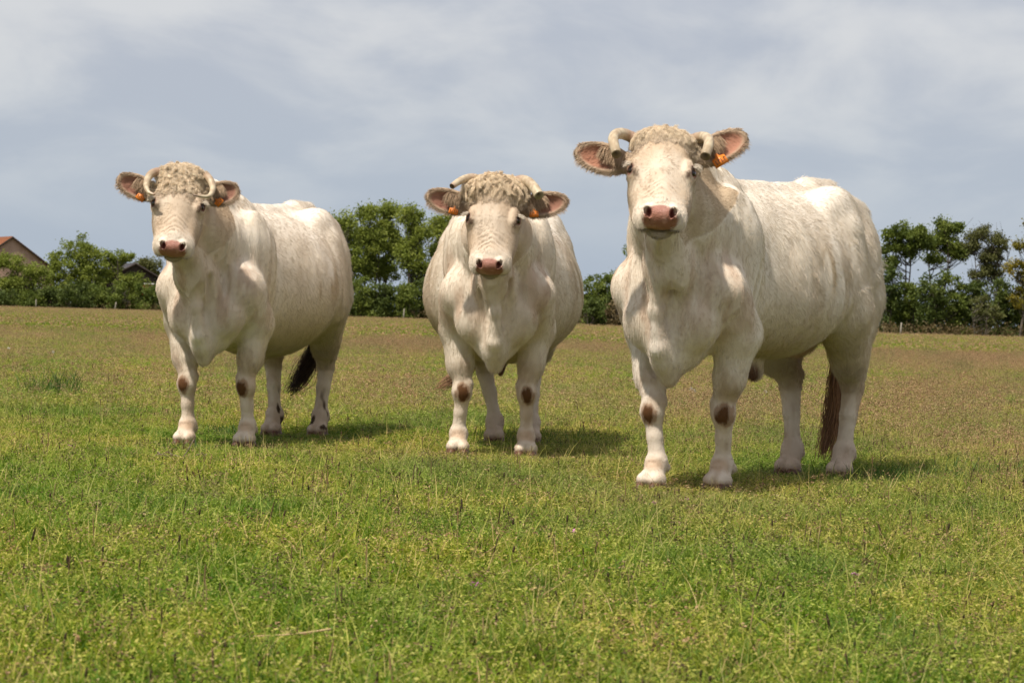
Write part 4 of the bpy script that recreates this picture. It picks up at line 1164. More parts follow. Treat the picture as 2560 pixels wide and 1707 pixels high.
def foliage_mat(name, dark, midc, light, transl=0.3):
    m = bpy.data.materials.new(name); m.use_nodes = True; nt = m.node_tree
    b = nt.nodes['Principled BSDF']; b.inputs['Roughness'].default_value = 0.6; b.inputs['Specular IOR Level'].default_value = 0.25
    a = nt.nodes.new('ShaderNodeAttribute'); a.attribute_name = 'Tint'
    r = nt.nodes.new('ShaderNodeValToRGB'); nt.links.new(a.outputs['Fac'], r.inputs[0])
    e = r.color_ramp.elements; e.new(0.5)
    for i, (p_, c_) in enumerate(((0, dark), (0.5, midc), (1.0, light))): e[i].position = p_; e[i].color = (*c_, 1)
    nt.links.new(r.outputs[0], b.inputs['Base Color'])
    t = nt.nodes.new('ShaderNodeBsdfTranslucent'); nt.links.new(r.outputs[0], t.inputs['Color'])
    ms = nt.nodes.new('ShaderNodeMixShader'); ms.inputs[0].default_value = transl
    nt.links.new(b.outputs[0], ms.inputs[1]); nt.links.new(t.outputs[0], ms.inputs[2])
    nt.links.new(ms.outputs[0], nt.nodes['Material Output'].inputs['Surface'])
    return m
FM = dict(
    fresh=foliage_mat('fresh_leaves', (0.115, 0.145, 0.025), (0.220, 0.265, 0.042), (0.360, 0.390, 0.075), 0.45),  # light green leaves, tones also lightened in place of distance haze
    green=foliage_mat('green_leaves', (0.065, 0.095, 0.018), (0.140, 0.180, 0.030), (0.235, 0.270, 0.050), 0.4),
    dark=foliage_mat('dark_leaves', (0.042, 0.064, 0.015), (0.085, 0.115, 0.022), (0.145, 0.175, 0.036), 0.32),
    grey=foliage_mat('grey_green_leaves', (0.075, 0.080, 0.024), (0.125, 0.130, 0.038), (0.190, 0.190, 0.060), 0.35),
    olive=foliage_mat('yellow_blossom', (0.09, 0.095, 0.012), (0.17, 0.150, 0.018), (0.34, 0.25, 0.025), 0.3),
    brown=foliage_mat('dry_stems', (0.070, 0.050, 0.020), (0.140, 0.100, 0.042), (0.23, 0.17, 0.078), 0.2),
    white=foliage_mat('hawthorn_blossom', (0.25, 0.27, 0.18), (0.5, 0.5, 0.4), (0.7, 0.7, 0.62), 0.3))
bark, nt, b = principled('bark', 0.9, 0.15)
tcn = nt.nodes.new('ShaderNodeTexCoord')
nt.links.new(mixrgb(nt, noise_mix(nt, tcn.outputs['Object'], 3.0, 5, 0.35, 0.65), (0.055, 0.044, 0.032), (0.15, 0.125, 0.10)), b.inputs['Base Color'])

def limb(path, r0, r1, n=6):
    return tube(path, np.linspace(r0, r1, len(path)), n, closed=False)
def leaf_cloud(cen, rad, n, size, flat=0.8):
    """n small leaf faces spread in clumps; cen (k,3), rad (k,)."""
    k = rt.integers(0, len(cen), n)
    d = rt.normal(0, 1, (n, 3)); d /= np.linalg.norm(d, axis=1)[:, None]
    r = rad[k] * (rt.random(n) ** 0.5) * np.where(rt.random(n) < 0.22, 1.6, 1.0)
    c = cen[k] + d * r[:, None] * [1, 1, flat]
    u = rt.normal(0, 1, (n, 3)) + d * 0.5; u /= np.linalg.norm(u, axis=1)[:, None]
    w = np.cross(u, rt.normal(0, 1, (n, 3))); w /= np.linalg.norm(w, axis=1)[:, None]
    s = (size * (0.6 + 0.8 * rt.random(n)))[:, None]
    V = np.stack([c - u * s, c - w * s * 0.55, c + u * s, c + w * s * 0.55], 1).reshape(-1, 3)
    hue = (rt.random(len(cen)) * 0.5)[k] + rt.random(n) * 0.5
    return V, np.arange(4 * n).reshape(n, 4), np.repeat(hue, 4)
def tree(name, label, cat, u, d, blobs, mat='green', stems=1, trunk_r=0.16, leaves=5000, leaf=0.13, clump=0.7, nclump=50, group=None, extra=None, fork=0.35, bare=0.0):
    """blobs: (u centre, v centre, half width px, half height px) in the photograph, turned into metres at distance d."""
    x0 = gx(u, d); root = empty(name, (x0, d, 0))
    m = F / d
    B = [(gx(bu, d) - x0, z_at(bu, bv, d), bw / m, bh / m) for bu, bv, bw, bh in blobs]
    vol = np.array([b_[2] * b_[3] for b_ in B]); vol = vol / vol.sum()
    cen = []
    for b_, w in zip(B, vol):
        k = max(4, int(nclump * w))
        dd = rt.normal(0, 1, (k, 3)); dd /= np.linalg.norm(dd, axis=1)[:, None]
        rr = rt.random(k)[:, None] ** 0.4 * 0.88
        cen.append(np.array([b_[0], 0, b_[1]]) + dd * rr * [b_[2], min(b_[2], 3.2), b_[3]])
    cen = np.concatenate(cen); cen[:, 2] = np.maximum(cen[:, 2], 0.35)
    rad = clump * (0.55 + 0.8 * rt.random(len(cen)))
    # trunks and limbs
    parts = []
    top = max(b_[1] + b_[3] for b_ in B)
    tr = []
    for k in range(stems):
        lean = rt.normal(0, 0.10, 2) * top * (0.4 if stems == 1 else 1.0)
        base = np.array([rt.normal(0, 0.35) * (stems > 1), rt.normal(0, 0.3) * (stems > 1), -0.1])
        pts = [base]
        for j in range(1, 6):
            t = j / 5
            pts.append(base + np.array([lean[0] * t + rt.normal(0, 0.10), lean[1] * t + rt.normal(0, 0.10), top * 0.82 * t]))
        pts = spline(pts, 14); tr.append(pts)
        parts.append(limb(pts, trunk_r * (1 if stems == 1 else 0.75), trunk_r * 0.16, 7))
    for c in cen:
        pts = tr[rt.integers(0, stems)]
        hz = np.clip(c[2] - (0.25 + 0.30 * rt.random()) * np.linalg.norm(c[:2] - pts[6, :2]) - (1 - fork) * 0.28 * c[2], 0.2, top * 0.80)
        i = int(np.argmin(np.abs(pts[:, 2] - hz)))
        st = pts[i]
        md = (st + c) / 2 + np.array([rt.normal(0, 0.12), rt.normal(0, 0.12), -0.08 * np.linalg.norm(c - st)]) 
        p3 = spline([st, md, c], 6)
        parts.append(limb(p3, max(trunk_r * 0.38 * (1 - i / 16), 0.03), 0.012, 4))
        if bare:
            for _ in range(int(bare)):
                e_ = c + rt.normal(0, 0.55, 3) + [0, 0, 0.15]
                parts.append(limb(np.array([md, (md + e_) / 2 + rt.normal(0, 0.1, 3), e_]), 0.022, 0.008, 3))
    V, Q, off = [], [], 0
    for v_, f_ in parts: V.append(v_); Q.append(f_[0] + off); off += len(v_)
    mesh_np('trunk' if stems == 1 and cat == 'tree' else 'stems', np.concatenate(V), np.concatenate(Q), bark, root)
    Vl, Ql, Tl = leaf_cloud(cen, rad, leaves, leaf)
    Vl[:, 2] = np.maximum(Vl[:, 2], 0.02)
    o = mesh_np('crown', Vl, Ql, FM[mat], root, smooth=False)
    set_color(o.data, 'Tint', np.repeat(Tl[:, None], 3, 1))
    if extra:
        em, en, es = extra
        kk = rt.integers(0, len(cen), max(3, len(cen) // 3))
        Vl, Ql, Tl = leaf_cloud(cen[kk], rad[kk], en, es)
        o = mesh_np('blossom', Vl, Ql, FM[em], root, smooth=False)
        set_color(o.data, 'Tint', np.repeat(Tl[:, None], 3, 1))
    tag(root, label, cat, group)
    return root
TB = 'trees and shrubs of the hedgerow behind the field'
# left group, in front of the house and the barn
tree('leafy_tree', 'yellow green leafy tree in front of the pinkish house gable', 'tree', 40, 292,
     [(20, 665, 40, 32), (70, 690, 34, 34), (40, 715, 60, 36), (5, 645, 22, 14), (108, 695, 18, 26)], 'fresh', leaves=9500, leaf=0.13, nclump=76, clump=0.65, group=TB)
tree('leafy_tree', 'tallest leafy green tree just right of the pinkish house', 'tree', 195, 296,
     [(200, 620, 52, 33), (170, 655, 60, 42), (225, 665, 50, 42), (200, 705, 85, 42), (130, 685, 34, 40)], 'fresh', stems=2, leaves=16000, leaf=0.13, nclump=110, clump=0.78, group=TB)
tree('leafy_tree', 'loose topped green tree beside the dark barn roof', 'tree', 292, 298,
     [(290, 655, 26, 34), (312, 640, 16, 26), (270, 690, 45, 44), (320, 712, 46, 38), (262, 640, 22, 24)], 'fresh', stems=2, leaves=8500, leaf=0.13, nclump=64, clump=0.65, group=TB)
tree('distant_tree', 'grey green tree showing behind the dark barn roof', 'tree', 362, 372,
     [(360, 668, 26, 26), (345, 660, 14, 16), (385, 672, 26, 24)], 'grey', leaves=2600, leaf=0.16, nclump=30, clump=0.8, group=TB)
for i, (u, w, vt, mt, lb) in enumerate([
        (8, 46, 728, 'dark', 'dark low shrub at the left edge below the house wall'),
        (70, 42, 730, 'green', 'low green shrub behind the first white fence post'),
        (128, 40, 712, 'dark', 'dark shrub under the left side of the tallest left tree'),
        (185, 46, 700, 'dark', 'dark shrub under the middle of the tallest left tree'),
        (240, 44, 702, 'green', 'green shrub between the left trees and the second fence post'),
        (300, 44, 706, 'green', 'green shrub behind the second fence post'),
        (352, 44, 712, 'green', 'green shrub below the red barn wall'),
        (400, 46, 706, 'dark', 'dark shrub behind the chest of the left cow')]):
    vb = vh(u) + CAM_H * F / 288
    tree('hedge_shrub', lb, 'shrub', u, 288 + rt.random() * 3, [(u, (vt + vb) / 2 - 4, w, (vb - vt) / 2), (u + 10, vb - 12, w, 12)], mt, stems=3, trunk_r=0.06, leaves=2900, leaf=0.13, nclump=30, clump=0.6, group=TB)
# middle group
mg = [(855, [(850, 562, 38, 34), (835, 600, 40, 42), (870, 640, 40, 42), (850, 700, 44, 46)], 'tall light green tree beside the rump of the left cow', 6500),
      (915, [(905, 540, 34, 26), (890, 590, 34, 34), (925, 600, 30, 44), (905, 670, 36, 40)], 'airy light green tree second from the left cow', 6200),
      (965, [(965, 525, 34, 24), (955, 570, 36, 32), (985, 610, 36, 40), (960, 675, 40, 36)], 'highest airy green tree between the left and middle cows', 7000),
      (1030, [(1015, 540, 34, 28), (1040, 590, 38, 36), (1020, 640, 40, 40), (1050, 690, 40, 40)], 'airy green tree with sky showing through left of the middle cow', 7000),
      (1100, [(1095, 565, 30, 30), (1120, 545, 24, 22), (1105, 620, 42, 44), (1110, 700, 46, 46)], 'light green tree half hidden by the middle cow', 6500)]
for k, (u, bl, lb, n) in enumerate(mg):
    tree('airy_tree', lb, 'tree', u, 248 + 3 * (k % 3), bl, 'fresh', stems=2, trunk_r=0.17, leaves=int(n * 1.9), leaf=0.12, nclump=110, clump=0.75, group=TB, bare=1)
for i, (u, w, vt, mt, lb) in enumerate([
        (850, 38, 712, 'dark', 'dark shrub at the foot of the trees by the left cow rump'),
        (905, 36, 706, 'green', 'green shrub below the second airy tree'),
        (955, 38, 722, 'dark', 'dark green shrub under the highest airy tree'),
        (1010, 34, 728, 'green', 'green shrub behind the middle fence post'),
        (1060, 36, 705, 'dark', 'dark shrub right of the middle fence post'),
        (1115, 38, 690, 'green', 'green shrub next to the belly of the middle cow')]):
    vb = vh(u) + CAM_H * F / 242
    tree('hedge_shrub', lb, 'shrub', u, 242 + rt.random() * 3, [(u, (vt + vb) / 2 - 14, w, (vb - vt) / 2 + 12), (u + 6, vb - 12, w, 12)], mt, stems=3, trunk_r=0.06, leaves=4200, leaf=0.12, nclump=40, clump=0.55, group=TB)
# between the middle and the right cow
tree('hedge_tree', 'dark leafy tree rising behind the shoulder of the right cow', 'tree', 1590, 203, [(1572, 665, 32, 34), (1600, 640, 44, 40), (1560, 710, 56, 50), (1625, 690, 50, 60)], 'green', leaves=7600, leaf=0.105, nclump=80, clump=0.5, group=TB)
for i, (u, w, vt, mt, lb) in enumerate([
        (1462, 34, 684, 'green', 'green shrub beside the belly of the middle cow'),
        (1500, 32, 676, 'green', 'rounded green shrub midway between middle and right cows'),
        (1535, 34, 700, 'dark', 'dark shrub left of the chest of the right cow'),
        (1478, 30, 748, 'dark', 'low dark bush in front of the green hedge near the middle cow'),
        (1545, 32, 752, 'brown', 'low brown scrub beside the leg of the right cow')]):
    d_ = 198 - 4 * (vt > 740)
    vb = vh(u) + CAM_H * F / d_
    tree('hedge_shrub', lb, 'shrub', u, d_ + rt.random() * 2, [(u, (vt + vb) / 2 - 4, w, (vb - vt) / 2), (u + 6, vb - 10, w, 10)], mt, stems=3, trunk_r=0.06, leaves=2800, leaf=0.10, nclump=32, clump=0.42, group=TB)
# right group
tree('umbrella_tree', 'flat topped dark green tree beside the rump of the right cow', 'tree', 2262, 204,
     [(2240, 584, 44, 26), (2285, 588, 38, 26), (2225, 618, 34, 24), (2262, 626, 30, 18), (2304, 604, 26, 22), (2222, 655, 24, 26)], 'green', stems=2, leaves=10500, leaf=0.11, nclump=80, clump=0.50, trunk_r=0.17, group=TB, fork=0.55)
tree('forked_tree', 'forked dark green tree with high twin tufts over open sky', 'tree', 2335, 206,
     [(2350, 574, 32, 22), (2380, 566, 18, 18), (2335, 608, 32, 24), (2378, 616, 30, 28), (2402, 634, 20, 18), (2330, 650, 22, 16)], 'green', stems=2, leaves=9500, leaf=0.11, nclump=76, clump=0.48, trunk_r=0.16, group=TB, fork=0.6, bare=1)
tree('sparse_tree', 'sparse grey green tree with bare twigs near the right edge', 'tree', 2462, 203,
     [(2450, 590, 36, 26), (2490, 608, 36, 26), (2470, 645, 48, 30), (2425, 612, 22, 28), (2460, 690, 44, 30)], 'grey', stems=3, leaves=11000, leaf=0.09, nclump=80, clump=0.45, trunk_r=0.13, group=TB, fork=0.4, bare=2)
tree('blossoming_tree', 'yellow flowering tree at the right edge', 'tree', 2560, 197,
     [(2556, 562, 12, 14), (2548, 620, 28, 26), (2530, 665, 28, 30), (2565, 690, 36, 50), (2540, 745, 28, 40)], 'olive', stems=2, leaves=5200, leaf=0.09, nclump=60, clump=0.42, group=TB)
for i, (u, w, vt, mt, lb) in enumerate([
        (2215, 36, 648, 'dark', 'tall dark shrub touching the rump of the right cow'),
        (2262, 42, 695, 'green', 'green shrub behind the right fence post'),
        (2322, 46, 680, 'dark', 'dark shrub below the forked tree'),
        (2372, 50, 662, 'green', 'rounded green shrub rising between the forked and sparse trees'),
        (2425, 44, 690, 'dark', 'dark shrub under the sparse grey green tree'),
        (2505, 46, 690, 'dark', 'dark shrub left of the yellow flowering tree'),
        (2565, 46, 705, 'green', 'green shrub below the yellow flowering tree')]):
    vb = vh(u) + CAM_H * F / 198
    tree('hedge_shrub', lb, 'shrub', u, 198 + rt.random() * 3, [(u, (vt + vb) / 2 - 6, w, (vb - vt) / 2), (u + 8, vb - 14, w, 14)], mt, stems=3, trunk_r=0.07, leaves=5600, leaf=0.105, nclump=52, clump=0.5, group=TB)
tree('hawthorn', 'hawthorn with white blossom below the sparse tree', 'shrub', 2460, 195, [(2458, 768, 34, 36), (2480, 790, 28, 28)], 'grey', stems=3, trunk_r=0.05, leaves=2400, leaf=0.09, nclump=30, clump=0.4, group=TB, extra=('white', 120, 0.075))

# the rest of the hedge, one mass that runs along the far side of the field, and the scrub at its foot
line = [(-500, 330), (-60, 300), (430, 292), (840, 252), (1150, 248), (1460, 205), (1900, 200), (2200, 202), (2620, 203), (3100, 215)]
def along(t):
    us = np.array([l[0] for l in line]); ds = np.array([l[1] for l in line])
    u = us[0] + (us[-1] - us[0]) * t
    d = np.interp(u, us, ds)
    return u, gx(u, d), d
n = 900
u_, x_, d_ = along(rt.random(n))
zz = 0.1 + rt.random(n) * (1.6 + 1.5 * vnoise(np.stack([u_ / 60, u_ * 0, u_ * 0], 1), 1.0, 3, 2))
cen = np.stack([x_, d_ + 6 + rt.random(n) * 2, zz], 1)
Vl, Ql, Tl = leaf_cloud(cen, 0.7 + 0.5 * rt.random(n), 70000, 0.16)
Vl[:, 2] = np.maximum(Vl[:, 2], 0.0)
o = mesh_np('hedge', Vl, Ql, FM['dark'], smooth=False); set_color(o.data, 'Tint', np.repeat(Tl[:, None], 3, 1))
tag(o, 'dense dark hedge mass running along the far side of the pasture', 'hedge', None, 'stuff')
n = 900
u_, x_, d_ = along(rt.random(n))
cen = np.stack([x_, d_ - 7 + rt.random(n) * 3, 0.1 + rt.random(n) * 0.7], 1)
Vl, Ql, Tl = leaf_cloud(cen, 0.35 + 0.4 * rt.random(n), 26000, 0.085)
Vl[:, 2] = np.maximum(Vl[:, 2], 0.0)
o = mesh_np('undergrowth', Vl, Ql, FM['brown'], smooth=False); set_color(o.data, 'Tint', np.repeat(Tl[:, None], 3, 1))
tag(o, 'dry brown brambles and tall stems at the foot of the hedge', 'undergrowth', None, 'stuff')

# ------------------------------------------------------------------ buildings
def building_mats():
    w, nt, b = principled('pink_render', 0.9, 0.15)
    tc = nt.nodes.new('ShaderNodeTexCoord')
    c = mixrgb(nt, noise_mix(nt, tc.outputs['Object'], 1.2, 6, 0.35, 0.65), (0.36, 0.235, 0.175), (0.46, 0.32, 0.25))
    c = mixrgb(nt, noise_mix(nt, tc.outputs['Object'], 9, 4, 0.5, 0.7), c, (0.30, 0.20, 0.15))
    nt.links.new(c, b.inputs['Base Color'])
    t, nt, b = principled('clay_tiles', 0.85, 0.2)
    tc = nt.nodes.new('ShaderNodeTexCoord')
    c = mixrgb(nt, noise_mix(nt, tc.outputs['Object'], 5, 5, 0.35, 0.65), (0.22, 0.075, 0.035), (0.36, 0.15, 0.075))
    nt.links.new(c, b.inputs['Base Color'])
    s, nt, b = principled('dark_sheet_roof', 0.6, 0.3)
    tc = nt.nodes.new('ShaderNodeTexCoord')
    nt.links.new(mixrgb(nt, noise_mix(nt, tc.outputs['Object'], 2, 5, 0.35, 0.65), (0.055, 0.05, 0.055), (0.11, 0.10, 0.105)), b.inputs['Base Color'])
    r, _, _ = principled('red_paint', 0.7, 0.3, (0.26, 0.022, 0.018))
    k, _, _ = principled('dark_timber', 0.85, 0.2, (0.045, 0.032, 0.026))
    g, _, _ = principled('window_glass', 0.12, 0.5, (0.02, 0.022, 0.026))
    f, _, _ = principled('white_frame', 0.6, 0.3, (0.62, 0.60, 0.56))
    return dict(wall=w, tile=t, sheet=s, red=r, timber=k, glass=g, frame=f)
BM = building_mats()
def box(name, lo, hi, mat, parent):
    (x0, y0, z0), (x1, y1, z1) = lo, hi
    V = [(x, y, z) for z in (z0, z1) for x, y in ((x0, y0), (x1, y0), (x1, y1), (x0, y1))]
    Q = [(3, 2, 1, 0), (4, 5, 6, 7), (0, 1, 5, 4), (1, 2, 6, 5), (2, 3, 7, 6), (3, 0, 4, 7)]
    return mesh_np(name, V, np.array(Q), mat, parent, smooth=False)
def gable_house(name, label, x, d, rz, w, ln, eave, ridge, wall, roof, over=0.3):
    """Gable end at local y=0 facing -y, length runs to +y."""
    r = empty(name, (x, d, 0), rz)
    tag(r, label, 'house' if 'house' in name else 'barn')
    h = w / 2
    V = [(-h, 0, 0), (h, 0, 0), (h, 0, eave), (0, 0, ridge), (-h, 0, eave)]
    V = V + [(a, ln, c) for a, _, c in V]
    fc = [np.array([(0, 1, 2, 3, 4)]), np.array([(9, 8, 7, 6, 5)]), np.array([(1, 6, 7, 2), (5, 0, 4, 9)])]
    mesh_np('wall', V, fc, wall, r, smooth=False)
    sl = (ridge - eave) / h; t = 0.16
    for s in (-1, 1):
        xe = h + over; ze = ridge - sl * xe
        P = [(0, -over, ridge + 0.02), (s * xe, -over, ze + 0.02), (s * xe, ln + over, ze + 0.02), (0, ln + over, ridge + 0.02)]
        Vr = P + [(a, b_, c + t) for a, b_, c in P]
        Q = [(0, 1, 2, 3), (7, 6, 5, 4), (0, 4, 5, 1), (1, 5, 6, 2), (2, 6, 7, 3), (3, 7, 4, 0)]
        mesh_np('roof', Vr, np.array(Q), roof, r, smooth=False)
        Vb, Fb = [], []
        # verge board along the rake
        a0, a1 = np.array([0, -over - 0.04, ridge - 0.10]), np.array([s * xe, -over - 0.04, ze - 0.10])
        Vb = [a0, a1, a1 + [0, 0, 0.26], a0 + [0, 0, 0.26]]
        Vb = Vb + [v + np.array([0, 0.035, 0]) for v in Vb]
        mesh_np('verge_board', Vb, np.array([(0, 1, 2, 3), (7, 6, 5, 4), (0, 4, 5, 1), (3, 2, 6, 7)]), BM['timber'], r, smooth=False)
    return r
def window(parent, x, z, w, h, y=0.0):
    f = box('window', (x - w / 2, y - 0.05, z - h / 2), (x + w / 2, y - 0.012, z + h / 2), BM['frame'], parent)
    box('pane', (x - w / 2 + 0.09, y - 0.062, z - h / 2 + 0.09), (x - 0.04, y - 0.052, z + h / 2 - 0.09), BM['glass'], f)
    box('pane', (x + 0.04, y - 0.062, z - h / 2 + 0.09), (x + w / 2 - 0.09, y - 0.052, z + h / 2 - 0.09), BM['glass'], f)
    box('lintel', (x - w / 2 - 0.15, y - 0.075, z + h / 2 + 0.01), (x + w / 2 + 0.15, y - 0.013, z + h / 2 + 0.22), BM['frame'], f)
    return f
hx, hd_ = gx(24, 322), 322
ho = gable_house('stone_house', 'pinkish farmhouse gable with red tiled roof behind trees at the left edge', hx, hd_, R(28), 11.6, 15, 4.9, z_at(22, 594, 322), BM['wall'], BM['tile'])
window(ho, -0.6, 2.35, 1.5, 0.9); window(ho, 3.4, 2.3, 1.1, 1.2)
box('chimney', (-0.45, 12.0, 8.3), (0.45, 13.0, 10.0), BM['wall'], ho)
bo = gable_house('barn', 'dark roofed barn with a red wall behind the hedge left of the first cow', gx(334, 335), 335, R(20), 9.5, 16, 3.6, z_at(331, 660, 335), BM['timber'], BM['sheet'])
box('red_door', (1.0, -0.09, 0.05), (4.55, -0.012, 3.5), BM['red'], bo)
box('beam', (0.8, -0.14, 3.52), (4.7, -0.012, 3.68), BM['frame'], bo)

# ------------------------------------------------------------------ fence posts
pm, nt, b = principled('weathered_post', 0.9, 0.15)
tc = nt.nodes.new('ShaderNodeTexCoord')
nt.links.new(mixrgb(nt, noise_mix(nt, tc.outputs['Object'], 6, 4, 0.35, 0.65), (0.22, 0.19, 0.15), (0.38, 0.34, 0.28)), b.inputs['Base Color'])
def post(u, v0, v1, tilt, w, label):
    d = {88: 283, 285: 280, 1007: 236, 1575: 192, 2250: 188}[u]
    z1 = z_at(u, v0, d); x = gx(u, d)
    pts = [(0, 0, -0.2), (tilt * 0.5, 0, z1 * 0.5), (tilt, 0, z1 - 0.06), (tilt * 1.02, 0, z1)]
    V, Fc = tube(np.array(pts, float), [w, w * 0.95, w * 0.9, w * 0.35], 10)
    o = mesh_np('fence_post', V, Fc, pm)
    o.location = (x, d, 0)
    tag(o, label, 'fence post', 'pale fence posts in front of the hedge')
post(88, 748, 774, 0.0, 0.065, 'pale fence post at far left below the house')
post(285, 755, 779, 0.14, 0.075, 'slightly leaning fence post just left of the left cow')
post(1007, 771, 801, 0.06, 0.070, 'pale fence post left of the middle cow')
post(1575, 789, 812, 0.0, 0.060, 'fence post beside the front leg of the right cow')
post(2250, 806, 843, 0.06, 0.070, 'pale fence post at right behind the tall cow')

# ------------------------------------------------------------------ small plants that stand out
def plant(name, label, cat, u, v, build, group=None):
    g_ = ground(u, v)
    Vs, Q, T, mats, mi = build()
    o = mesh_np('leaves' if 'tussock' in name else name, Vs, Q, mats[0], smooth=False)
    for m_ in mats[1:]: o.data.materials.append(m_)
    if mi is not None: o.data.polygons.foreach_set('material_index', mi.astype(np.int32))
    set_color(o.data, 'Tint', np.stack([T, T * 0, T * 0], 1))
    if 'tussock' in name:
        r_ = empty(name, g_); o.parent = r_; o['kind'] = 'stuff'
        return tag(r_, label, cat, group)
    o.location = g_
    return tag(o, label, cat, group)
RUSH = leaf_material('rush_leaves', [(0.0, (0.045, 0.095, 0.020)), (0.5, (0.085, 0.155, 0.032)), (1.0, (0.17, 0.23, 0.05))], 0.0)
pink, nt, b = principled('pink_petal', 0.6, 0.2, (0.55, 0.17, 0.42))
clock, nt, b = principled('dandelion_down', 0.8, 0.1, (0.72, 0.70, 0.64))
stickm, nt, b = principled('dry_stick', 0.9, 0.1, (0.22, 0.165, 0.125))
def rush(n, size, h0, h1):
    def f():
        rad = lambda m: np.stack([rg.normal(0, size, m), rg.normal(0, size, m)], 1)
        V, Q, T = blades(n, 0, h0, h1, 0.004, 0.008, 3, 0.55, (0.0, 0.9), patch=rad)
        return V, Q, T, [RUSH], None
    return f
plant('rush_tussock', 'dark green rush tussock left of the left cow', 'tussock', 135, 1004, rush(420, 0.13, 0.12, 0.36))
plant('grass_tussock', 'small dark grass tuft right of the rush tussock', 'tussock', 316, 992, rush(240, 0.07, 0.07, 0.17), 'dark grass tufts in the pasture')
plant('grass_tussock', 'dark green tuft between the front legs of the left cow', 'tussock', 548, 1096, rush(260, 0.12, 0.05, 0.13), 'dark grass tufts in the pasture')
plant('grass_tussock', 'broad green tuft in front of the left cow left hoof', 'tussock', 440, 1136, rush(200, 0.09, 0.04, 0.11), 'dark grass tufts in the pasture')
plant('grass_tussock', 'dark tuft behind the knees of the right cow', 'tussock', 1700, 1042, rush(300, 0.13, 0.08, 0.20), 'dark grass tufts in the pasture')
plant('grass_tussock', 'wide dark tuft just right of the middle cow', 'tussock', 1400, 1112, rush(520, 0.28, 0.06, 0.15), 'dark grass tufts in the pasture')
plant('grass_tussock', 'tall green tuft right of the hind hooves of the right cow', 'tussock', 2330, 1222, rush(520, 0.24, 0.05, 0.15), 'dark grass tufts in the pasture')
plant('grass_tussock', 'green tuft at the right edge behind the foreground', 'tussock', 2520, 1214, rush(420, 0.16, 0.07, 0.18), 'dark grass tufts in the pasture')
def flower(h=0.07, big=0.012):
    def f():
        V, Q, T = blades(1, 0, h, h, 0.003, 0.003, 3, 0.2, (0.3, 0.4), patch=lambda m: np.zeros((m, 2)))
        top = V[-1]
        n = 14
        c = top + rg.normal(0, 0.004, (n, 3)); u = rg.normal(0, 1, (n, 3)); u[:, 2] = abs(u[:, 2]) * 0.5; u /= np.linalg.norm(u, axis=1)[:, None]
        w = np.cross(u, [0, 0, 1.0]); w /= np.linalg.norm(w, axis=1)[:, None]
        P = np.stack([c, c + u * big * 0.6 - w * big * 0.3, c + u * big, c + u * big * 0.6 + w * big * 0.3], 1).reshape(-1, 3)
        Q2 = np.arange(4 * n).reshape(n, 4) + len(V)
        return np.concatenate([V, P]), np.concatenate([Q, Q2]), np.concatenate([T, np.full(len(P), 0.5)]), [GRASS, pink], np.concatenate([np.zeros(len(Q)), np.ones(n)])
    return f
for u, v, lb in [(1175, 1526, 'pink wildflower nearest the bottom centre of the picture'), (1431, 1382, 'small pink flower in the grass below the middle cow'),
                 (2138, 1494, 'pink flower in the grass at lower right'), (1722, 1290, 'pink flower below the front hooves of the right cow'),
                 (1634, 1304, 'pale pink flower left of the one under the right cow'), (56, 1592, 'pink flower near the lower left corner'), (176, 1148, 'pink flower left of the left cow')]:
    plant('pink_flower', lb, 'flower', u, v, flower(), 'small pink flowers in the grass')
def clockf(h):
    def f():
        V, Q, T = blades(1, 0, h, h, 0.004, 0.004, 3, 0.15, (0.7, 0.8), patch=lambda m: np.zeros((m, 2)))
        top = V[-1]; n = 70
        u = rg.normal(0, 1, (n, 3)); u /= np.linalg.norm(u, axis=1)[:, None]; w = np.cross(u, rg.normal(0, 1, (n, 3))); w /= np.linalg.norm(w, axis=1)[:, None]
        c = top + u * 0.006
        P = np.stack([c - w * 0.001, c + u * 0.012 - w * 0.005, c + u * 0.013, c + u * 0.012 + w * 0.005], 1).reshape(-1, 3)
        Q2 = np.arange(4 * n).reshape(n, 4) + len(V)
        return np.concatenate([V, P]), np.concatenate([Q, Q2]), np.concatenate([T, np.full(len(P), 0.5)]), [GRASS, clock], np.concatenate([np.zeros(len(Q)), np.ones(n)])
    return f
for u, v, h_, lb in [(1726, 1012, 0.15, 'dandelion clock between the front legs of the right cow'), (1738, 1014, 0.14, 'second dandelion clock on a pale stalk between the right cow legs'),
                     (1915, 1012, 0.13, 'tall dandelion clock under the belly of the right cow'), (130, 905, 0.14, 'dandelion clock far out in the field at left'),
                     (20, 895, 0.14, 'dandelion clock at the left edge of the field'), (1580, 975, 0.12, 'dandelion clock behind the left foreleg of the right cow')]:
    plant('dandelion_clock', lb, 'dandelion', u, v, clockf(h_), 'dandelion clocks in the field')
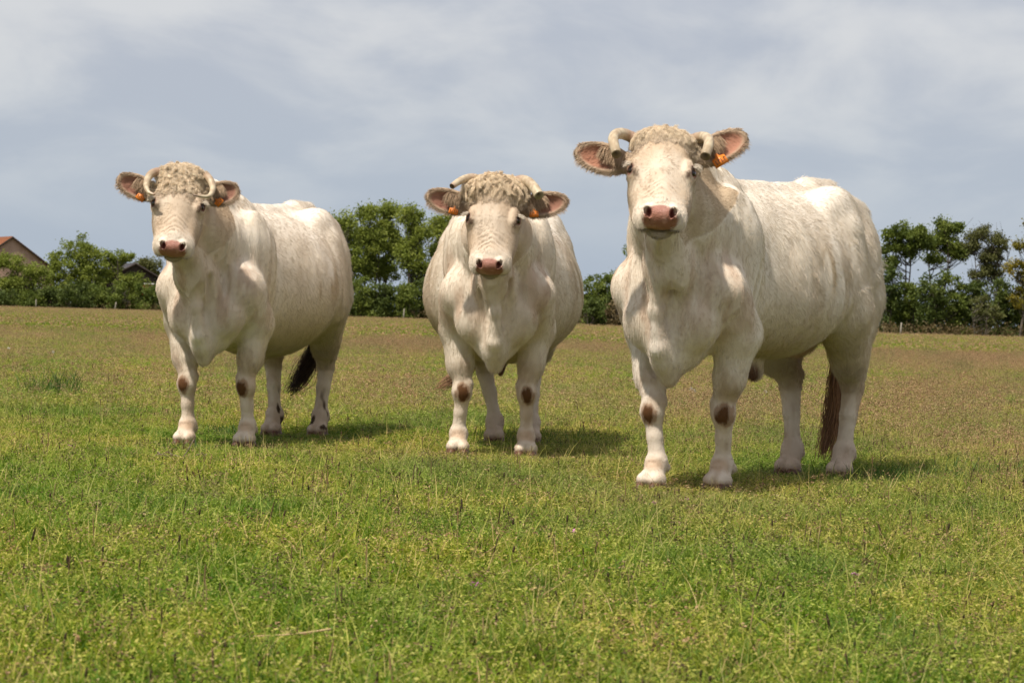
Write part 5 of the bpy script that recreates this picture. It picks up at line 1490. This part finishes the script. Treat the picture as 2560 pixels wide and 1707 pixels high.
# dry stick leaning by the left cow's hoof
g_ = ground(422, 1178)
V, Fc = tube(spline([(0, 0, 0.0), (0.045, -0.01, 0.04), (0.08, 0.0, 0.09), (0.115, 0.01, 0.155)], 10), np.linspace(0.0042, 0.0022, 10), 7)
o = mesh_np('dry_stick', V, Fc, stickm); o.location = g_
tag(o, 'thin grey dry stick leaning by the front hoof of the left cow', 'stick')
def twigs():
    parts = []
    for k in range(9):
        a = rg.random() * 6.28; l = 0.06 + 0.12 * rg.random()
        c0_ = np.array([rg.normal(0, 0.10), rg.normal(0, 0.07), 0.05 + 0.03 * rg.random()])
        parts.append(tube(spline([c0_, c0_ + [math.cos(a) * l / 2, math.sin(a) * l / 2, 0.012], c0_ + [math.cos(a + .3) * l, math.sin(a + .3) * l, -0.01]], 6), np.linspace(0.003, 0.0015, 6), 5, closed=False))
    V, Q, off = [], [], 0
    for v_, f_ in parts: V.append(v_); Q.append(f_[0] + off); off += len(v_)
    return np.concatenate(V), np.concatenate(Q)
V, Q = twigs()
o = mesh_np('dead_twigs', V, Q, stickm); o.location = ground(430, 1176)
tag(o, 'brown dead twigs lying in the grass beneath the leaning stick', 'twigs', None, 'stuff')
# big soft seed heads close to the lens
for u, v, h_, lb in [(326, 1600, 0.085, 'broad purplish seed head low in the left foreground'), (60, 1432, 0.13, 'dark drooping seed head at left foreground'), (1200, 1668, 0.07, 'dark plantain head at bottom centre'),
                     (176, 1470, 0.09, 'dark upright seed head right of the drooping one'), (2090, 1640, 0.10, 'brown seed head in the lower right foreground'), (1160, 1330, 0.12, 'tall dark grass spike below the middle cow'),
                     (2215, 1396, 0.12, 'brown seed spike in the grass at right')]:
    def sh():
        V, Q, T = spikes(1, 0.0, h_, h_ + 0.005, 0.045, 0.0042, (0.05, 0.3))
        return V, Q, T, [STUB], None
    plant('seed_head', lb, 'seed head', u, v, sh, 'large seed heads in the foreground')

V, Fc = tube(spline([(-0.11, 0.02, 0.055), (-0.04, 0.0, 0.062), (0.04, -0.01, 0.070), (0.12, 0.0, 0.082)], 12), np.linspace(0.0016, 0.0028, 12), 6)
strawm, nt, b = principled('straw', 0.8, 0.2, (0.46, 0.32, 0.17))
o = mesh_np('dry_straw', V, Fc, strawm); o.location = ground(690, 1660)
tag(o, 'pale dry straw lying flat in the bottom left foreground grass', 'straw')
def broad(n):
    def f():
        V, Q, T = blades(n, 0, 0.07, 0.15, 0.012, 0.022, 4, 0.9, (0.15, 0.55), patch=lambda m: np.stack([rg.normal(0, 0.025, m), rg.normal(0, 0.025, m)], 1))
        return V, Q, T, [GRASS], None
    return f
for u, v, n, lb in [(1085, 1600, 16, 'broad leaved tuft at the bottom centre of the foreground'), (1470, 1420, 12, 'broad leaved weed in the grass below the middle cow'), (1945, 1640, 14, 'broad leaved tuft at the lower right foreground'),
                    (2260, 1450, 12, 'broad leaved weed in the right foreground'), (420, 1640, 16, 'broad leaved tuft low in the left foreground'), (880, 1400, 12, 'broad leaved weed in front of the left cow')]:
    plant('broadleaf_tussock', lb, 'weed', u, v, broad(n), 'broad leaved weeds in the foreground')
